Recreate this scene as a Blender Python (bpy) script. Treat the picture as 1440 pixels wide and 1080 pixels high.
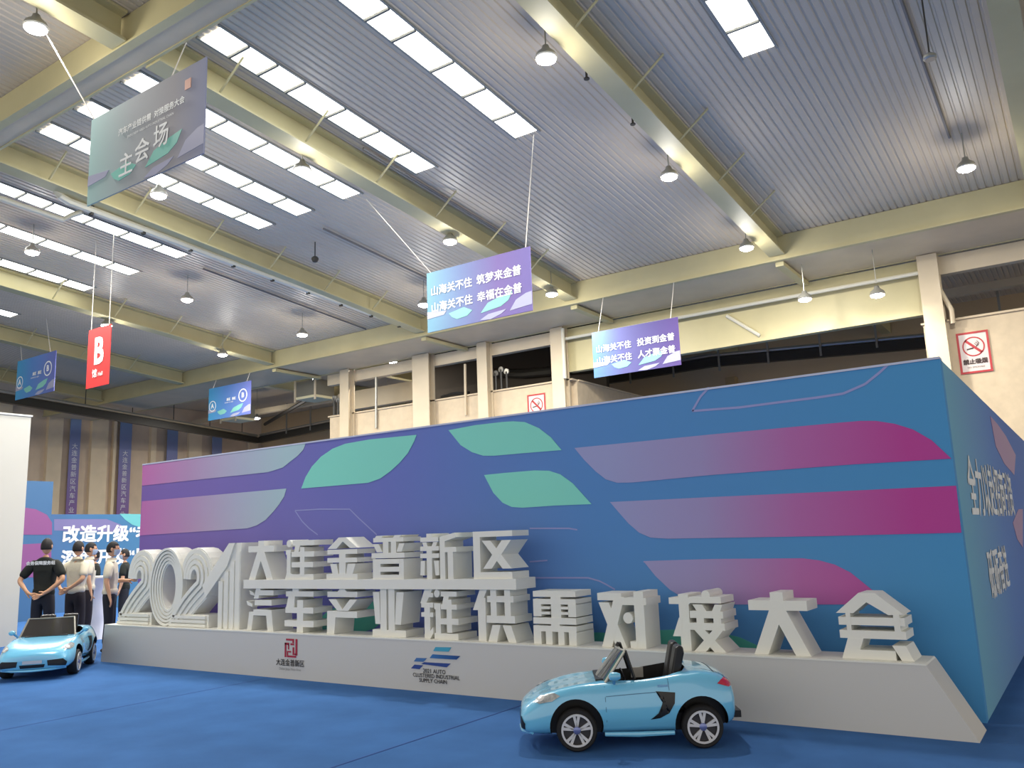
import bpy, bmesh, math, random
from mathutils import Vector, Matrix
from mathutils.bvhtree import BVHTree
random.seed(7)
S = bpy.context.scene
for o in list(bpy.data.objects): bpy.data.objects.remove(o)
COL = S.collection

# ------------------------------------------------------------------ camera
H = 1.6
F = 1185.6
yaw, pit, rol = math.radians(34.227), math.radians(10.283), math.radians(-2.1214)
CAM = Vector((0, 0, H))
fw = Vector((-math.sin(yaw)*math.cos(pit), math.cos(yaw)*math.cos(pit), math.sin(pit)))
rt = Vector((math.cos(yaw), math.sin(yaw), 0)); up = rt.cross(fw)
c_, s_ = math.cos(rol), math.sin(rol)
rt, up = rt*c_+up*s_, up*c_-rt*s_
cd = bpy.data.cameras.new('camera'); cam = bpy.data.objects.new('camera', cd); COL.objects.link(cam)
cam.matrix_world = Matrix(((rt.x, up.x, -fw.x, 0), (rt.y, up.y, -fw.y, 0), (rt.z, up.z, -fw.z, H), (0, 0, 0, 1)))
cd.sensor_fit = 'HORIZONTAL'; cd.sensor_width = 36; cd.lens = 36*F/1440; cd.clip_end = 300; cd.clip_start = .05
S.camera = cam

# ------------------------------------------------------------------ world, light, exposure
w = bpy.data.worlds.new('world'); S.world = w; w.use_nodes = True
bg = w.node_tree.nodes['Background']; bg.inputs[0].default_value = (1.0, .95, .87, 1); bg.inputs[1].default_value = 1.12
S.view_settings.view_transform = 'Standard'; S.view_settings.look = 'None'
S.view_settings.exposure = 0.0; S.view_settings.gamma = 1; S.view_settings.use_curve_mapping = False
SKY_E = 5.0       # daylight panels in the roof
LAMP_E = 60.0     # lens of a hall lamp
LAMP_G = 38.0        # sideways glow of a hall lamp
LAMP_W = 330.0    # watts of a hall lamp

# ------------------------------------------------------------------ helpers
def at(x, y, ax, v):
    d = fw + rt*((x-720)/F) - up*((y-540)/F)
    i = 'XYZ'.index(ax); return CAM + d*((v-CAM[i])/d[i])

def lin(c):
    return tuple((v/12.92 if v <= .04045 else ((v+.055)/1.055)**2.4) for v in c)
def rgb(r, g, b): return lin((r/255, g/255, b/255)) + (1,)

MATS = {}
def mat(name, col, rough=.6, metal=0, emit=None, es=0, noise=0, nscale=8, bump=0, bscale=60, spec=.5, coat=0, trans=0, alpha=1):
    if name in MATS: return MATS[name]
    m = bpy.data.materials.new(name); m.use_nodes = True; nt = m.node_tree; b = nt.nodes['Principled BSDF']
    b.inputs['Base Color'].default_value = col; b.inputs['Roughness'].default_value = rough
    b.inputs['Metallic'].default_value = metal; b.inputs['Specular IOR Level'].default_value = spec
    b.inputs['Coat Weight'].default_value = coat; b.inputs['Coat Roughness'].default_value = .04
    b.inputs['Transmission Weight'].default_value = trans; b.inputs['Alpha'].default_value = alpha
    if emit: b.inputs['Emission Color'].default_value = emit; b.inputs['Emission Strength'].default_value = es
    tc = nt.nodes.new('ShaderNodeTexCoord')
    if noise:
        n = nt.nodes.new('ShaderNodeTexNoise'); n.inputs['Scale'].default_value = nscale; n.inputs['Detail'].default_value = 5
        nt.links.new(tc.outputs['Object'], n.inputs['Vector'])
        r = nt.nodes.new('ShaderNodeValToRGB')
        r.color_ramp.elements[0].position = .3; r.color_ramp.elements[1].position = .7
        r.color_ramp.elements[0].color = tuple(v*(1-noise) for v in col[:3])+(1,)
        r.color_ramp.elements[1].color = tuple(min(1, v*(1+noise)) for v in col[:3])+(1,)
        nt.links.new(n.outputs['Fac'], r.inputs[0]); nt.links.new(r.outputs[0], b.inputs['Base Color'])
    if bump:
        n2 = nt.nodes.new('ShaderNodeTexNoise'); n2.inputs['Scale'].default_value = bscale
        nt.links.new(tc.outputs['Object'], n2.inputs['Vector'])
        bp = nt.nodes.new('ShaderNodeBump'); bp.inputs['Strength'].default_value = bump; bp.inputs['Distance'].default_value = .01
        nt.links.new(n2.outputs['Fac'], bp.inputs['Height']); nt.links.new(bp.outputs[0], b.inputs['Normal'])
    MATS[name] = m; return m

def grad(name, stops, axis, a, b_, rough=.75, world=True, fade=None):
    """printed gradient along an axis; stops = [(pos, colour)]"""
    if name in MATS: return MATS[name]
    m = bpy.data.materials.new(name); m.use_nodes = True; nt = m.node_tree; b = nt.nodes['Principled BSDF']
    b.inputs['Roughness'].default_value = rough; b.inputs['Specular IOR Level'].default_value = .3
    tc = nt.nodes.new('ShaderNodeNewGeometry' if world else 'ShaderNodeTexCoord')
    sx = nt.nodes.new('ShaderNodeSeparateXYZ'); nt.links.new(tc.outputs['Position' if world else 'Object'], sx.inputs[0])
    mr = nt.nodes.new('ShaderNodeMapRange'); mr.inputs[1].default_value = a; mr.inputs[2].default_value = b_
    nt.links.new(sx.outputs['XYZ'.index(axis)], mr.inputs[0])
    r = nt.nodes.new('ShaderNodeValToRGB'); cr = r.color_ramp
    cr.elements[0].position = stops[0][0]; cr.elements[0].color = stops[0][1]
    cr.elements[1].position = stops[-1][0]; cr.elements[1].color = stops[-1][1]
    for p, c in stops[1:-1]:
        e = cr.elements.new(p); e.color = c
    nt.links.new(mr.outputs[0], r.inputs[0]); nt.links.new(r.outputs[0], b.inputs['Base Color'])
    MATS[name] = m; return m

def tag(o, label=None, cat=None, group=None, kind=None):
    if label: o['label'] = label
    if cat: o['category'] = cat
    if group: o['group'] = group
    if kind: o['kind'] = kind
    return o

def thing(name, label, cat, loc=(0, 0, 0), group=None, rz=0):
    o = bpy.data.objects.new(name, None); COL.objects.link(o); o.location = loc; o.rotation_euler = (0, 0, rz)
    o.empty_display_size = .1
    return tag(o, label, cat, group)

def kids(o): return [c for c in bpy.data.objects if c.parent == o]
def dup(o, loc=None, rz=None, label=None, parent=None):
    c = o.copy(); COL.objects.link(c)
    if parent: c.parent = parent
    if loc is not None: c.location = loc
    if rz is not None: c.rotation_euler = (0, 0, rz)
    if label: c['label'] = label
    for k in kids(o): dup(k, parent=c)
    return c

class MB:
    def __init__(s): s.v = []; s.f = []
    def add(s, vs, fs):
        n = len(s.v); s.v += [Vector(v) for v in vs]; s.f += [tuple(i+n for i in f) for f in fs]; return s
    def box(s, x0, x1, y0, y1, z0, z1):
        return s.add([(x, y, z) for z in (z0, z1) for x, y in ((x0, y0), (x1, y0), (x1, y1), (x0, y1))],
                     [(3, 2, 1, 0), (4, 5, 6, 7), (0, 1, 5, 4), (1, 2, 6, 5), (2, 3, 7, 6), (3, 0, 4, 7)])
    def hexa(s, a, b):
        """two quads (4 points each) joined"""
        return s.add(list(a)+list(b), [(3, 2, 1, 0), (4, 5, 6, 7), (0, 1, 5, 4), (1, 2, 6, 5), (2, 3, 7, 6), (3, 0, 4, 7)])
    def prism(s, pts, M, d):
        """2D polygon pts mapped by M(u,v,w), extruded w 0..d"""
        n = len(pts)
        ar = sum(pts[i][0]*pts[(i+1) % n][1]-pts[(i+1) % n][0]*pts[i][1] for i in range(n))
        if ar < 0: pts = pts[::-1]
        vs = [M(u, v, 0) for u, v in pts]+[M(u, v, d) for u, v in pts]
        fs = [tuple(range(n)), tuple(range(2*n-1, n-1, -1))]+[((i+1) % n, i, i+n, (i+1) % n+n) for i in range(n)]
        return s.add(vs, fs)
    def tube(s, pts, r, n=8, caps=True):
        pts = [Vector(p) for p in pts]; rings = []
        for i, p in enumerate(pts):
            t = (pts[min(i+1, len(pts)-1)]-pts[max(i-1, 0)]).normalized()
            a = Vector((0, 0, 1)) if abs(t.z) < .9 else Vector((1, 0, 0))
            u = t.cross(a).normalized(); v = t.cross(u)
            rr = r[i] if isinstance(r, (list, tuple)) else r
            rings.append([p+u*math.cos(k*2*math.pi/n)*rr+v*math.sin(k*2*math.pi/n)*rr for k in range(n)])
        vs = [q for R in rings for q in R]; fs = []
        for i in range(len(pts)-1):
            for k in range(n):
                a, b = i*n+k, i*n+(k+1) % n; fs.append((a, b, b+n, a+n))
        if caps: fs += [tuple(range(n))[::-1], tuple(range((len(pts)-1)*n, len(pts)*n))]
        return s.add(vs, fs)
    def lathe(s, prof, M, n=24):
        """prof [(r,h)] around local axis, M(x,y,z)"""
        vs = [M(r*math.cos(k*2*math.pi/n), r*math.sin(k*2*math.pi/n), h) for r, h in prof for k in range(n)]; fs = []
        for i in range(len(prof)-1):
            for k in range(n):
                a, b = i*n+k, i*n+(k+1) % n; fs.append((a, b, b+n, a+n))
        fs += [tuple(range(n))[::-1], tuple(range((len(prof)-1)*n, len(prof)*n))]
        return s.add(vs, fs)
    def build(s, name, m, parent=None, local=False, smooth=False, fix=True):
        """local: vertices already in the parent's frame. Without parent the origin goes to the base centre."""
        me = bpy.data.meshes.new(name)
        off = Vector((0, 0, 0))
        if parent and not local: off = Vector(parent.location)
        if not parent:
            mn = [min(v[i] for v in s.v) for i in range(3)]; mx = [max(v[i] for v in s.v) for i in range(3)]
            off = Vector(((mn[0]+mx[0])/2, (mn[1]+mx[1])/2, mn[2]))
        me.from_pydata([v-off for v in s.v], [], s.f)
        if fix:
            bm = bmesh.new(); bm.from_mesh(me); bmesh.ops.recalc_face_normals(bm, faces=bm.faces); bm.to_mesh(me); bm.free()
        me.materials.append(m)
        if smooth:
            for p in me.polygons: p.use_smooth = True
            try: me.set_sharp_from_angle(angle=math.radians(40))
            except Exception: pass
        o = bpy.data.objects.new(name, me); COL.objects.link(o)
        if parent: o.parent = parent
        else: o.location = off
        return o

def pM(o, eu, ev, ew):
    o, eu, ev, ew = Vector(o), Vector(eu), Vector(ev), Vector(ew)
    return lambda u, v, w_: o+eu*u+ev*v+ew*w_
def XZ(y): return lambda u, v, w_: Vector((u, y+w_, v))       # front faces -Y, depth to +Y

_txt = {}
def text(name, body, size, M, m, parent, align='CENTER', bold=.0, spacing=1.0, local=False, wide=1.0, vertical=False):
    """flat printed lettering as mesh, mapped by M(u,v,w)"""
    cu = bpy.data.curves.new('t', 'FONT'); cu.body = body; cu.size = size; cu.align_x = align; cu.align_y = 'CENTER'
    cu.space_character = spacing; cu.resolution_u = 2
    o = bpy.data.objects.new('t', cu); COL.objects.link(o)
    dg = bpy.context.evaluated_depsgraph_get(); dg.update()
    me0 = o.evaluated_get(dg).to_mesh()
    mb = MB(); b_ = bold
    for q, (du, dv) in enumerate([(0, 0)] if not b_ else [(-b_, -b_), (b_, -b_), (-b_, b_), (b_, b_)]):
        mb.add([M((v.co.x+du)*wide, v.co.y+dv, .0008*q) for v in me0.vertices], [tuple(p.vertices) for p in me0.polygons])
    o.evaluated_get(dg).to_mesh_clear(); bpy.data.objects.remove(o); bpy.data.curves.remove(cu)
    if not mb.v: return None
    return mb.build(name, m, parent, local=local, fix=False)

K = 1.5
def hk(x, y, z): return Vector((K*x, K*y, H+K*(z-H)))
SL = .086
def onplane(x, y, z0):
    d = fw + rt*((x-720)/F) - up*((y-540)/F); return CAM+d*((z0-CAM.z)/(d.z+SL*d.y))
def deck(y): return 10.38-SL*y if y < 21.3 else 9.3
def flg(y): return 9.85-SL*y

# ------------------------------------------------------------------ materials
WHITE = mat('white paint', rgb(226, 225, 216), .55)
WHITEB = mat('white foam lettering', rgb(232, 231, 222), .6)
GREYW = mat('white laminate', rgb(205, 203, 198), .5)
CARPET = mat('blue carpet', rgb(62, 104, 160), .95, noise=.10, nscale=2.2, bump=.4, bscale=400, spec=.1)
DECK = mat('corrugated roof sheet', rgb(206, 192, 170), .45, noise=.05, nscale=.5)
CREAM = mat('cream painted steel', rgb(194, 184, 140), .5, noise=.06, nscale=1.2)
CREAM2 = mat('grey cream steel', rgb(206, 190, 160), .5, noise=.06, nscale=1.2)
BLOCK = mat('beige blockwork', rgb(204, 186, 156), .85, noise=.06, nscale=5)
WALLC = mat('beige hall wall', rgb(222, 200, 172), .85, noise=.08, nscale=1.2)
WALLS = mat('tan wall strip', rgb(238, 218, 184), .8, noise=.06, nscale=1.2)
DARK = mat('dark steel', rgb(46, 44, 38), .5)
DUCT = mat('grey duct', rgb(120, 116, 102), .45)
PIPE = mat('off white pipe', rgb(214, 210, 190), .4)
METAL = mat('galvanised metal', rgb(170, 168, 158), .35, metal=.6)
SKYL = mat('daylight panel', (.8, .8, .8, 1), .5, emit=(.97, 1, .96, 1), es=SKY_E)
LENS = mat('lamp lens', (.9, .9, .9, 1), .3, emit=(1, .98, .94, 1), es=LAMP_E)
BLACK = mat('black plastic', rgb(22, 21, 20), .45)
RUBBER = mat('rubber', rgb(24, 23, 24), .75)
CHROME = mat('chrome', rgb(222, 220, 218), .3, metal=.25, coat=.6)
INKW = mat('white ink', rgb(238, 240, 238), .5)
INKK = mat('black ink', rgb(48, 46, 46), .6)
INKR = mat('red ink', rgb(168, 26, 56), .5)
TEAL = mat('teal print', rgb(128, 214, 200), .45, spec=.3)
OUTL = mat('light outline print', rgb(146, 152, 206), .45, spec=.3)

# ------------------------------------------------------------------ floor
fl = MB().box(-42, 14, -6, 34, -.12, 0).build('floor', CARPET); tag(fl, kind='structure')
for i, (x, y0, y1) in enumerate([(-4.83, -2, 7.2), (-8.7, -2, 7.2), (-1.0, -2, 5)]):
    o = MB().box(x-.008, x+.008, y0, y1, .0005, .0015+.001*(i == 0)).build('seam', mat('carpet seam', rgb(22, 62, 128), .95), fl)

# ------------------------------------------------------------------ ceiling deck (ribbed sheet with openings above the rooflights)
Y0r, Y1r = -5.0, 33.6
SX = [(a*.972, b*.972) for a, b in [(-7.53, -7.17), (-5.78, -5.43), (-2.65, -2.29), (-9.02, -8.65), (-10.08, -9.72), (-11.02, -10.66),
      (-13.3, -12.97), (-14.83, -14.48), (-16.44, -16.08), (-19.5, -19.12)]]
mb = MB()
pitch, dz, x = .15, .02, -42.0
prof = []
while x < 14:
    prof += [(x, 0), (x+.09, 0), (x+.105, dz), (x+.135, dz)]; x += pitch
n = len(prof)
for ya, yb in ((Y0r, 21.29), (21.31, Y1r)):
    mb.add([(px_, y, deck(y)+z) for y in (ya, yb) for px_, z in prof], [(i, i+1, n+i+1, n+i) for i in range(n-1)])
    top = MB().box(-42, 14, ya, yb, 0, .12)
    for v in top.v: v.z += deck(v.y)+.04
    mb.add(top.v, top.f)
tag(mb.build('ceiling', DECK, fix=False), kind='structure')
# rooflights: windows in the roof, each strip with its panes
JY = [v*.972 for v in (5.157, 5.546, 5.953, 6.371, 7.034, 7.65, 8.276, 8.81)]
for i, (a, b) in enumerate(SX):
    f = MB()
    ya, yb = JY[0]*K-.04, JY[-1]*K+.04
    for (xa, xb, y_0, y_1) in ((a*K-.04, a*K, ya, yb), (b*K, b*K+.04, ya, yb)):
        f.hexa([(xa, y_0, deck(y_0)-.03), (xb, y_0, deck(y_0)-.03), (xb, y_1, deck(y_1)-.03), (xa, y_1, deck(y_1)-.03)],
               [(xa, y_0, deck(y_0)+.03), (xb, y_0, deck(y_0)+.03), (xb, y_1, deck(y_1)+.03), (xa, y_1, deck(y_1)+.03)])
    fr = f.build('window_%d' % (i+1), mat('rooflight frame', rgb(150, 150, 142), .5)); tag(fr, kind='structure')
    for j in range(7):
        y_0, y_1 = JY[j]*K+.03, JY[j+1]*K-.03; xa, xb = a*K, b*K
        MB().hexa([(xa, y_0, deck(y_0)-.02), (xb, y_0, deck(y_0)-.02), (xb, y_1, deck(y_1)-.02), (xa, y_1, deck(y_1)-.02)],
                  [(xa, y_0, deck(y_0)-.005), (xb, y_0, deck(y_0)-.005), (xb, y_1, deck(y_1)-.005), (xa, y_1, deck(y_1)-.005)]
                  ).build('pane', SKYL, fr)
        if j: MB().box(xa, xb, y_0-.05, y_0-.01, deck(y_0)-.05, deck(y_0)-.02).build('glazing_bar', mat('glazing bar', rgb(110, 110, 104), .6), fr)

# ------------------------------------------------------------------ sloping rafters, each an I section
RX = [3.7, -.12, -3.78, -7.68, -11.4, -16.2, -19.8, -23.7]
RL = ['rightmost cream sloping roof beam cut by the frame edge', 'cream sloping roof beam at the top right corner',
      'long cream sloping roof beam crossing the middle of the ceiling', 'cream sloping roof beam behind the big main hanging sign',
      'cream sloping roof beam with the off-white pipe clipped under it', 'cream sloping roof beam passing above the red B banner',
      'second cream roof beam beyond the red B banner, far left', 'farthest cream roof beam near the end wall']
def rafter(X, i, ya, yb, lab):
    t = thing('roof_beam', lab, 'beam', (X*K, (ya+yb)/2, flg(yb)), 'sloping steel roof beams')
    x = X*K
    def slab(xa, xb, z0, z1, nm):
        m_ = MB().hexa([(xa, ya, z0(ya)), (xb, ya, z0(ya)), (xb, yb, z0(yb)), (xa, yb, z0(yb))],
                       [(xa, ya, z1(ya)), (xb, ya, z1(ya)), (xb, yb, z1(yb)), (xa, yb, z1(yb))])
        m_.build(nm, CREAM, t)
    slab(x-.19, x+.19, flg, lambda y: flg(y)+.04, 'bottom_flange')
    slab(x-.03, x+.03, lambda y: flg(y)+.04, lambda y: deck(y)-.05, 'web')
    slab(x-.19, x+.19, lambda y: deck(y)-.06, lambda y: deck(y)-.01, 'top_flange')
    if yb > 15:
        y = 8.2
        while y < yb-1:
            MB().tube([(x+.15, y, flg(y)+.05), (x+.75, y+.02, deck(y)-.02)], .022, 5).build('fly_brace', CREAM, t)
            y += 1.9
for i, X in enumerate(RX):
    rafter(X, i, 7.06, 20.04, RL[i])
rafter(-7.68, 9, -4, 6.49, 'cream roof beam in the top left corner in front of the cross girder')
rafter(-3.78, 9, -4, 6.49, 'cream roof beam overhead beyond the top of the frame')

# ------------------------------------------------------------------ cross girders
def girder(nm, lab, x0, x1, y0, y1, zb, face, soff):
    t = thing(nm, lab, 'girder', ((x0+x1)/2, (y0+y1)/2, zb))
    MB().box(x0, x1, y0, y0+.05, zb, deck(y0)-.01).build('face_plate', face, t)
    MB().box(x0, x1, y1-.05, y1, zb, deck(y1)-.01).build('back_plate', face, t)
    MB().box(x0, x1, y0+.05, y1-.05, zb+.02, zb+.06).build('soffit_plate', soff, t)
    MB().box(x0, x1, y0-.05, y0+.1, zb-.02, zb+.02).build('edge_flange', face, t)
    return t
girder('cross_girder', 'deep cream cross girder at the top left of the ceiling', -40.6, 14, 6.55, 7.05, 9.28, CREAM, CREAM2)
girder('eaves_girder', 'wide cream cross girder running over the display wall below the hall ceiling', -40.6, 14, 20.1, 22.45, 8.03, CREAM, CREAM2)
# stub flanges under the soffit of the eaves girder
for j, X in enumerate([-3.78, -7.68, -11.4, -16.2]):
    tag(MB().box(X*K-.1, X*K+.1, 20.2, 22.4, 7.9, 8.005).build('soffit_rib', CREAM),
        'short cream rib under the eaves girder, ' + ['near its right end', 'behind the middle hanging sign', 'beside the left tall column', 'above the far air duct'][j], 'beam', 'ribs under the eaves girder')

# ------------------------------------------------------------------ walls
def wall(nm, x0, x1, y0, y1, z0, z1, m): return tag(MB().box(x0, x1, y0, y1, z0, z1).build(nm, m), kind='structure')
wh = 6.36
wall('wall_back', -23.8, -13.2, 22.5, 22.75, 0, wh, BLOCK)
wall('wall_back_right', -2.98, 14, 22.5, 22.75, 0, wh, BLOCK)
wall('wall_return', -13.2, -13.0, 22.75, 33.4, 0, wh, BLOCK)
wall('wall_far', -41.5, 14, 33.4, 33.6, 0, 9.29, mat('tan far wall', rgb(214, 188, 146), .85))
wl = wall('wall_left', -41.5, -41.25, -5, 21.28, 0, 10.9, WALLC)
for v in wl.data.vertices:
    if v.co.z > 5: v.co.z = deck(v.co.y+wl.location.y)-.02
wall('wall_left_far', -41.5, -41.25, 21.32, 33.4, 0, 9.28, WALLC)
# capping stones of the half walls
tag(MB().box(-23.85, -13.0, 22.44, 22.8, wh, wh+.05).build('trim_1', BLOCK), kind='structure')
tag(MB().box(-3.02, 14, 22.44, 22.8, wh, wh+.05).build('trim_2', BLOCK), kind='structure')
tag(MB().box(-13.22, -12.95, 22.8, 33.4, wh, wh+.05).build('trim_3', BLOCK), kind='structure')
# lintels at the column line
tag(MB().box(-23.9, -13.25, 22.46, 22.7, 7.6, 8.0).build('trim_4', CREAM2), kind='structure')
tag(MB().box(-13.1, -2.9, 22.46, 22.7, 6.62, 8.0).build('trim_5', CREAM), kind='structure')
tag(MB().box(-2.6, 14, 22.46, 22.7, 7.55, 8.0).build('trim_6', CREAM2), kind='structure')
# pilasters and panel strips on the far left wall
WP = [(20.6, 21.3), (22.75, 23.6), (23.9, 24.05), (26.0, 26.3), (28.3, 29.1), (32.4, 33.0), (18.2, 18.9), (15.8, 16.5)]
for j, (a, b) in enumerate(WP):
    m_ = MB().box(-41.25, -41.05, a, b, 0, 0); hi = 8.2+.06*(33.5-b)-.5
    m_ = MB().box(-41.25, -41.02, a, b, 0, hi)
    tag(m_.build('trim_%d' % (7+j), WALLS), kind='structure')

# ------------------------------------------------------------------ columns
def column(lab, xa, xb, zt, zb=0):
    x0, x1 = min(xa, xb), max(xa, xb)
    t = thing('steel_column', lab, 'column', ((x0+x1)/2, 22.5, zb), 'columns at the eaves girder')
    MB().box(x0, x1, 22.14, 22.18, zb, zt).build('front_flange', CREAM2, t)
    MB().box(x0, x1, 22.44, 22.48, zb, zt).build('back_flange', CREAM2, t)
    MB().box((x0+x1)/2-.12, (x0+x1)/2+.12, 22.18, 22.44, zb, zt).build('web', CREAM2, t)
column('thick cream column left of centre under the middle hanging sign', -19.3, -18.55, 8.03)
column('slender cream column between the two dark wall openings', -16.45, -16.05, 8.03)
column('cream column at the corner of the half wall, left of the right sign', -13.55, -13.1, 8.03)
column('cream column above the right corner of the display wall', -2.9, -2.45, 8.03)
column('slender cream column rising near the left end of the half wall', -22.9, -22.45, 8.03)
tag(MB().box(-11.9, -11.5, 33.0, 33.39, 0, 7.7).build('steel_column', mat('tan column', rgb(190, 160, 112), .6)),
    'tan column in the back corner behind the right hanging sign', 'column')

# ------------------------------------------------------------------ pipes, trays, ducts
def pipe(nm, lab, pts, r, m, cat='pipe', n=8, group=None):
    return tag(MB().tube(pts, r, n).build(nm, m, smooth=True), lab, cat, group)
pl = [hk(-11.5, 5.68, 7.3), hk(-11.5, 5.68, 6.98), hk(-11.5, 5.664, 6.66), hk(-11.5, 5.73, 6.57), hk(-11.5, 5.86, 6.53), hk(-11.5, 7.481, 6.413), hk(-11.5, 8.27, 6.349), hk(-11.5, 13.3, 6.035)]
t = thing('drain_pipe', 'long off-white bent pipe hanging under the left roof beam', 'pipe', pl[0])
MB().tube(pl, .085, 8).build('pipe_run', PIPE, t, smooth=True)
for k in range(9):
    a = pl[4].lerp(pl[7], (k+.4)/9.0); MB().box(a.x-.05, a.x+.05, a.y-.03, a.y+.03, a.z-.13, flg(a.y)).build('clamp', DARK, t)
pipe('branch_pipe', 'short pale elbow pipe below the drain pipe at far left', [at(116, 298, 'X', -17.45), at(103, 302, 'X', -17.6), at(88, 309, 'X', -17.8), at(0, 279, 'X', -17.8), at(-60, 260, 'X', -17.8)], .06, PIPE)
pipe('wall_pipe', 'pale pipe along the cream fascia right of the right hanging sign', [hk(-8.85, 14.8, 5.62), hk(-1.9, 14.8, 5.615)], .05, PIPE)
pipe('fascia_conduit', 'short slanted pale conduit on the cream fascia', [at(1022, 444, 'Y', 22.42), at(1069, 472, 'Y', 22.42)], .05, PIPE)
pipe('corner_pipe', 'thin pale pipe on the corner column left of the right hanging sign', [(-13.05, 22.1, 7.95), (-13.05, 22.1, wh)], .06, PIPE)
pipe('riser_pipe', 'thin white riser pipe against the half wall beside the left tall column', [at(654, 512, 'Y', 22.42), at(655, 584, 'Y', 22.42)], .045, CREAM2)
pipe('riser_pipe', 'slim grey riser pipe left of the thick column', [at(529, 530, 'Y', 22.42), at(529, 602, 'Y', 22.42)], .05, METAL)
# service rail hanging across the left end of the hall and along the far bay
TA = at(361, 613, 'Z', 7.75); TB = at(0, 550, 'Z', 7.75); TC = TA+(TB-TA)*1.5
t = thing('cable_tray', 'dark service tray with a bright rail hanging across the left end of the hall', 'cable tray', (TA.x, TA.y, 7.3))
def runbox(p, q, w_, z0, z1):
    d = (q-p).normalized(); n_ = Vector((-d.y, d.x, 0))*w_
    A = [p-n_, q-n_, q+n_, p+n_]
    return MB().hexa([(v.x, v.y, v.z+z0) for v in A], [(v.x, v.y, v.z+z1) for v in A])
runbox(TA, TC, .12, -.42, -.1).build('tray', DARK, t); MB().tube([TA, TC], .085, 8).build('rail', METAL, t)
for k in range(9):
    p = TA.lerp(TC, (k+.5)/9); MB().tube([p-Vector((0, 0, .1)), (p.x, p.y, 8.05 if 20.1 < p.y < 22.4 else deck(p.y)-.01)], .02, 5).build('hanger', DARK, t)
t = thing('cable_tray', 'dark service tray with a pale rail running along the far bay', 'cable tray', (-20, TA.y, 7.9))
pts = [at(366, 612, 'Y', TA.y), at(463, 592, 'Y', TA.y), at(1000, 500, 'Y', TA.y), at(1298, 472, 'Y', TA.y), at(1600, 450, 'Y', TA.y)]
for p, q in zip(pts[:-1], pts[1:]): runbox(p, q, .12, -.45, -.1).build('tray', DARK, t)
MB().tube(pts, .08, 8).build('rail', METAL, t)
xx = -36.0
while xx < 2:
    zz = 8.3; MB().box(xx-.035, xx+.035, TA.y-.16, TA.y-.10, 7.6, 9.28).build('hanger', METAL, t); xx += 1.9
for j, X in enumerate([-16.2, -19.8, -11.4, -7.68, -3.78]):
    tag(MB().box(X*K-.16, X*K+.16, 22.8, 33.3, 8.55, 9.26).build('bay_beam', CREAM), 'cream beam of the rear bay ceiling, ' + ['above the grey air box', 'behind the small blue sign', 'left of the thick column', 'behind the half wall corner', 'behind the fascia'][j], 'beam', 'beams of the rear bay')
tag(MB().box(-40.5, 13, 28.0, 28.3, 8.3, 8.54).build('bay_beam', CREAM2), 'long cross beam under the rear bay ceiling', 'beam')
# beam of the inner bay behind the columns with dark clutter, and an added board coloured as the openings' shade
wall('wall_shade_board', -21.8, -13.25, 25.2, 25.4, 0, 9.2, mat('dark brown opening shade', rgb(52, 44, 34), .8))
tag(MB().box(-27.0, -22.0, 26.0, 26.3, 7.3, 8.1).build('inner_beam', CREAM2), 'shadowed cream beam inside the dark opening behind the tall column', 'beam')
pipe('inner_duct', 'dark round duct seen through the opening over the half wall', [(-18.3, 25.05, 7.7), (-16.5, 25.0, 7.4), (-13.5, 25.0, 7.2)], .16, DARK)
pipe('inner_conduit', 'dark cable bundle lying on top of the half wall', [(-18.4, 22.65, wh+.14), (-17.9, 22.68, wh+.2), (-17.2, 22.65, wh+.14)], .06, BLACK)
def cluster(x, lab):
    t = thing('valve_cluster', lab, 'valves', (x, 22.62, wh+.08))
    for k in range(4):
        MB().tube([(x-.35+k*.22, 22.62, wh+.08), (x-.35+k*.22, 22.62, wh+.75-.1*(k % 2))], .045, 6).build('stem', DARK, t)
        MB().lathe([(.1, 0), (.1, .05)], pM((x-.35+k*.22, 22.6, wh+.75-.1*(k % 2)), (1, 0, 0), (0, 0, 1), (0, 1, 0)), 10).build('hand_wheel', METAL, t)
cluster(-15.9, 'dark valves and hand wheels standing on the half wall above the no smoking sign')
cluster(-23.35, 'small dark valve group at the left end of the half wall')
tag(MB().tube([(-38, 31, 8.35), (-26.5, 24.6, 8.0)], .09, 6).build('sprinkler_main', DARK), 'dark sloping sprinkler main beyond the left end of the half wall', 'pipe')
# ventilation boxes
def vent(p, w_, lab):
    t = thing('air_duct_box', lab, 'air duct', p, 'hanging air boxes')
    x, y, z = p
    MB().box(x-w_/2, x+w_/2, y-.5, y+.5, z, z+.1).build('grille', mat('pale grille', rgb(220, 210, 170), .5), t)
    MB().box(x-w_/2, x+w_/2, y-.5, y+.5, z+.1, z+.72).build('casing', DUCT, t)
    for sx in (-1, 1): MB().box(x+sx*w_/2-.04, x+sx*w_/2+.04, y-.54, y-.5, z-.1, deck(y-.5)).build('hanger', CREAM2, t)
vent((-25.3, 23.1, 7.3), 1.15, 'grey hanging air box left of the tall column')
vent((-30.6, 23.5, 7.05), 1.0, 'darker hanging air box left of the small blue hanging sign')

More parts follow.
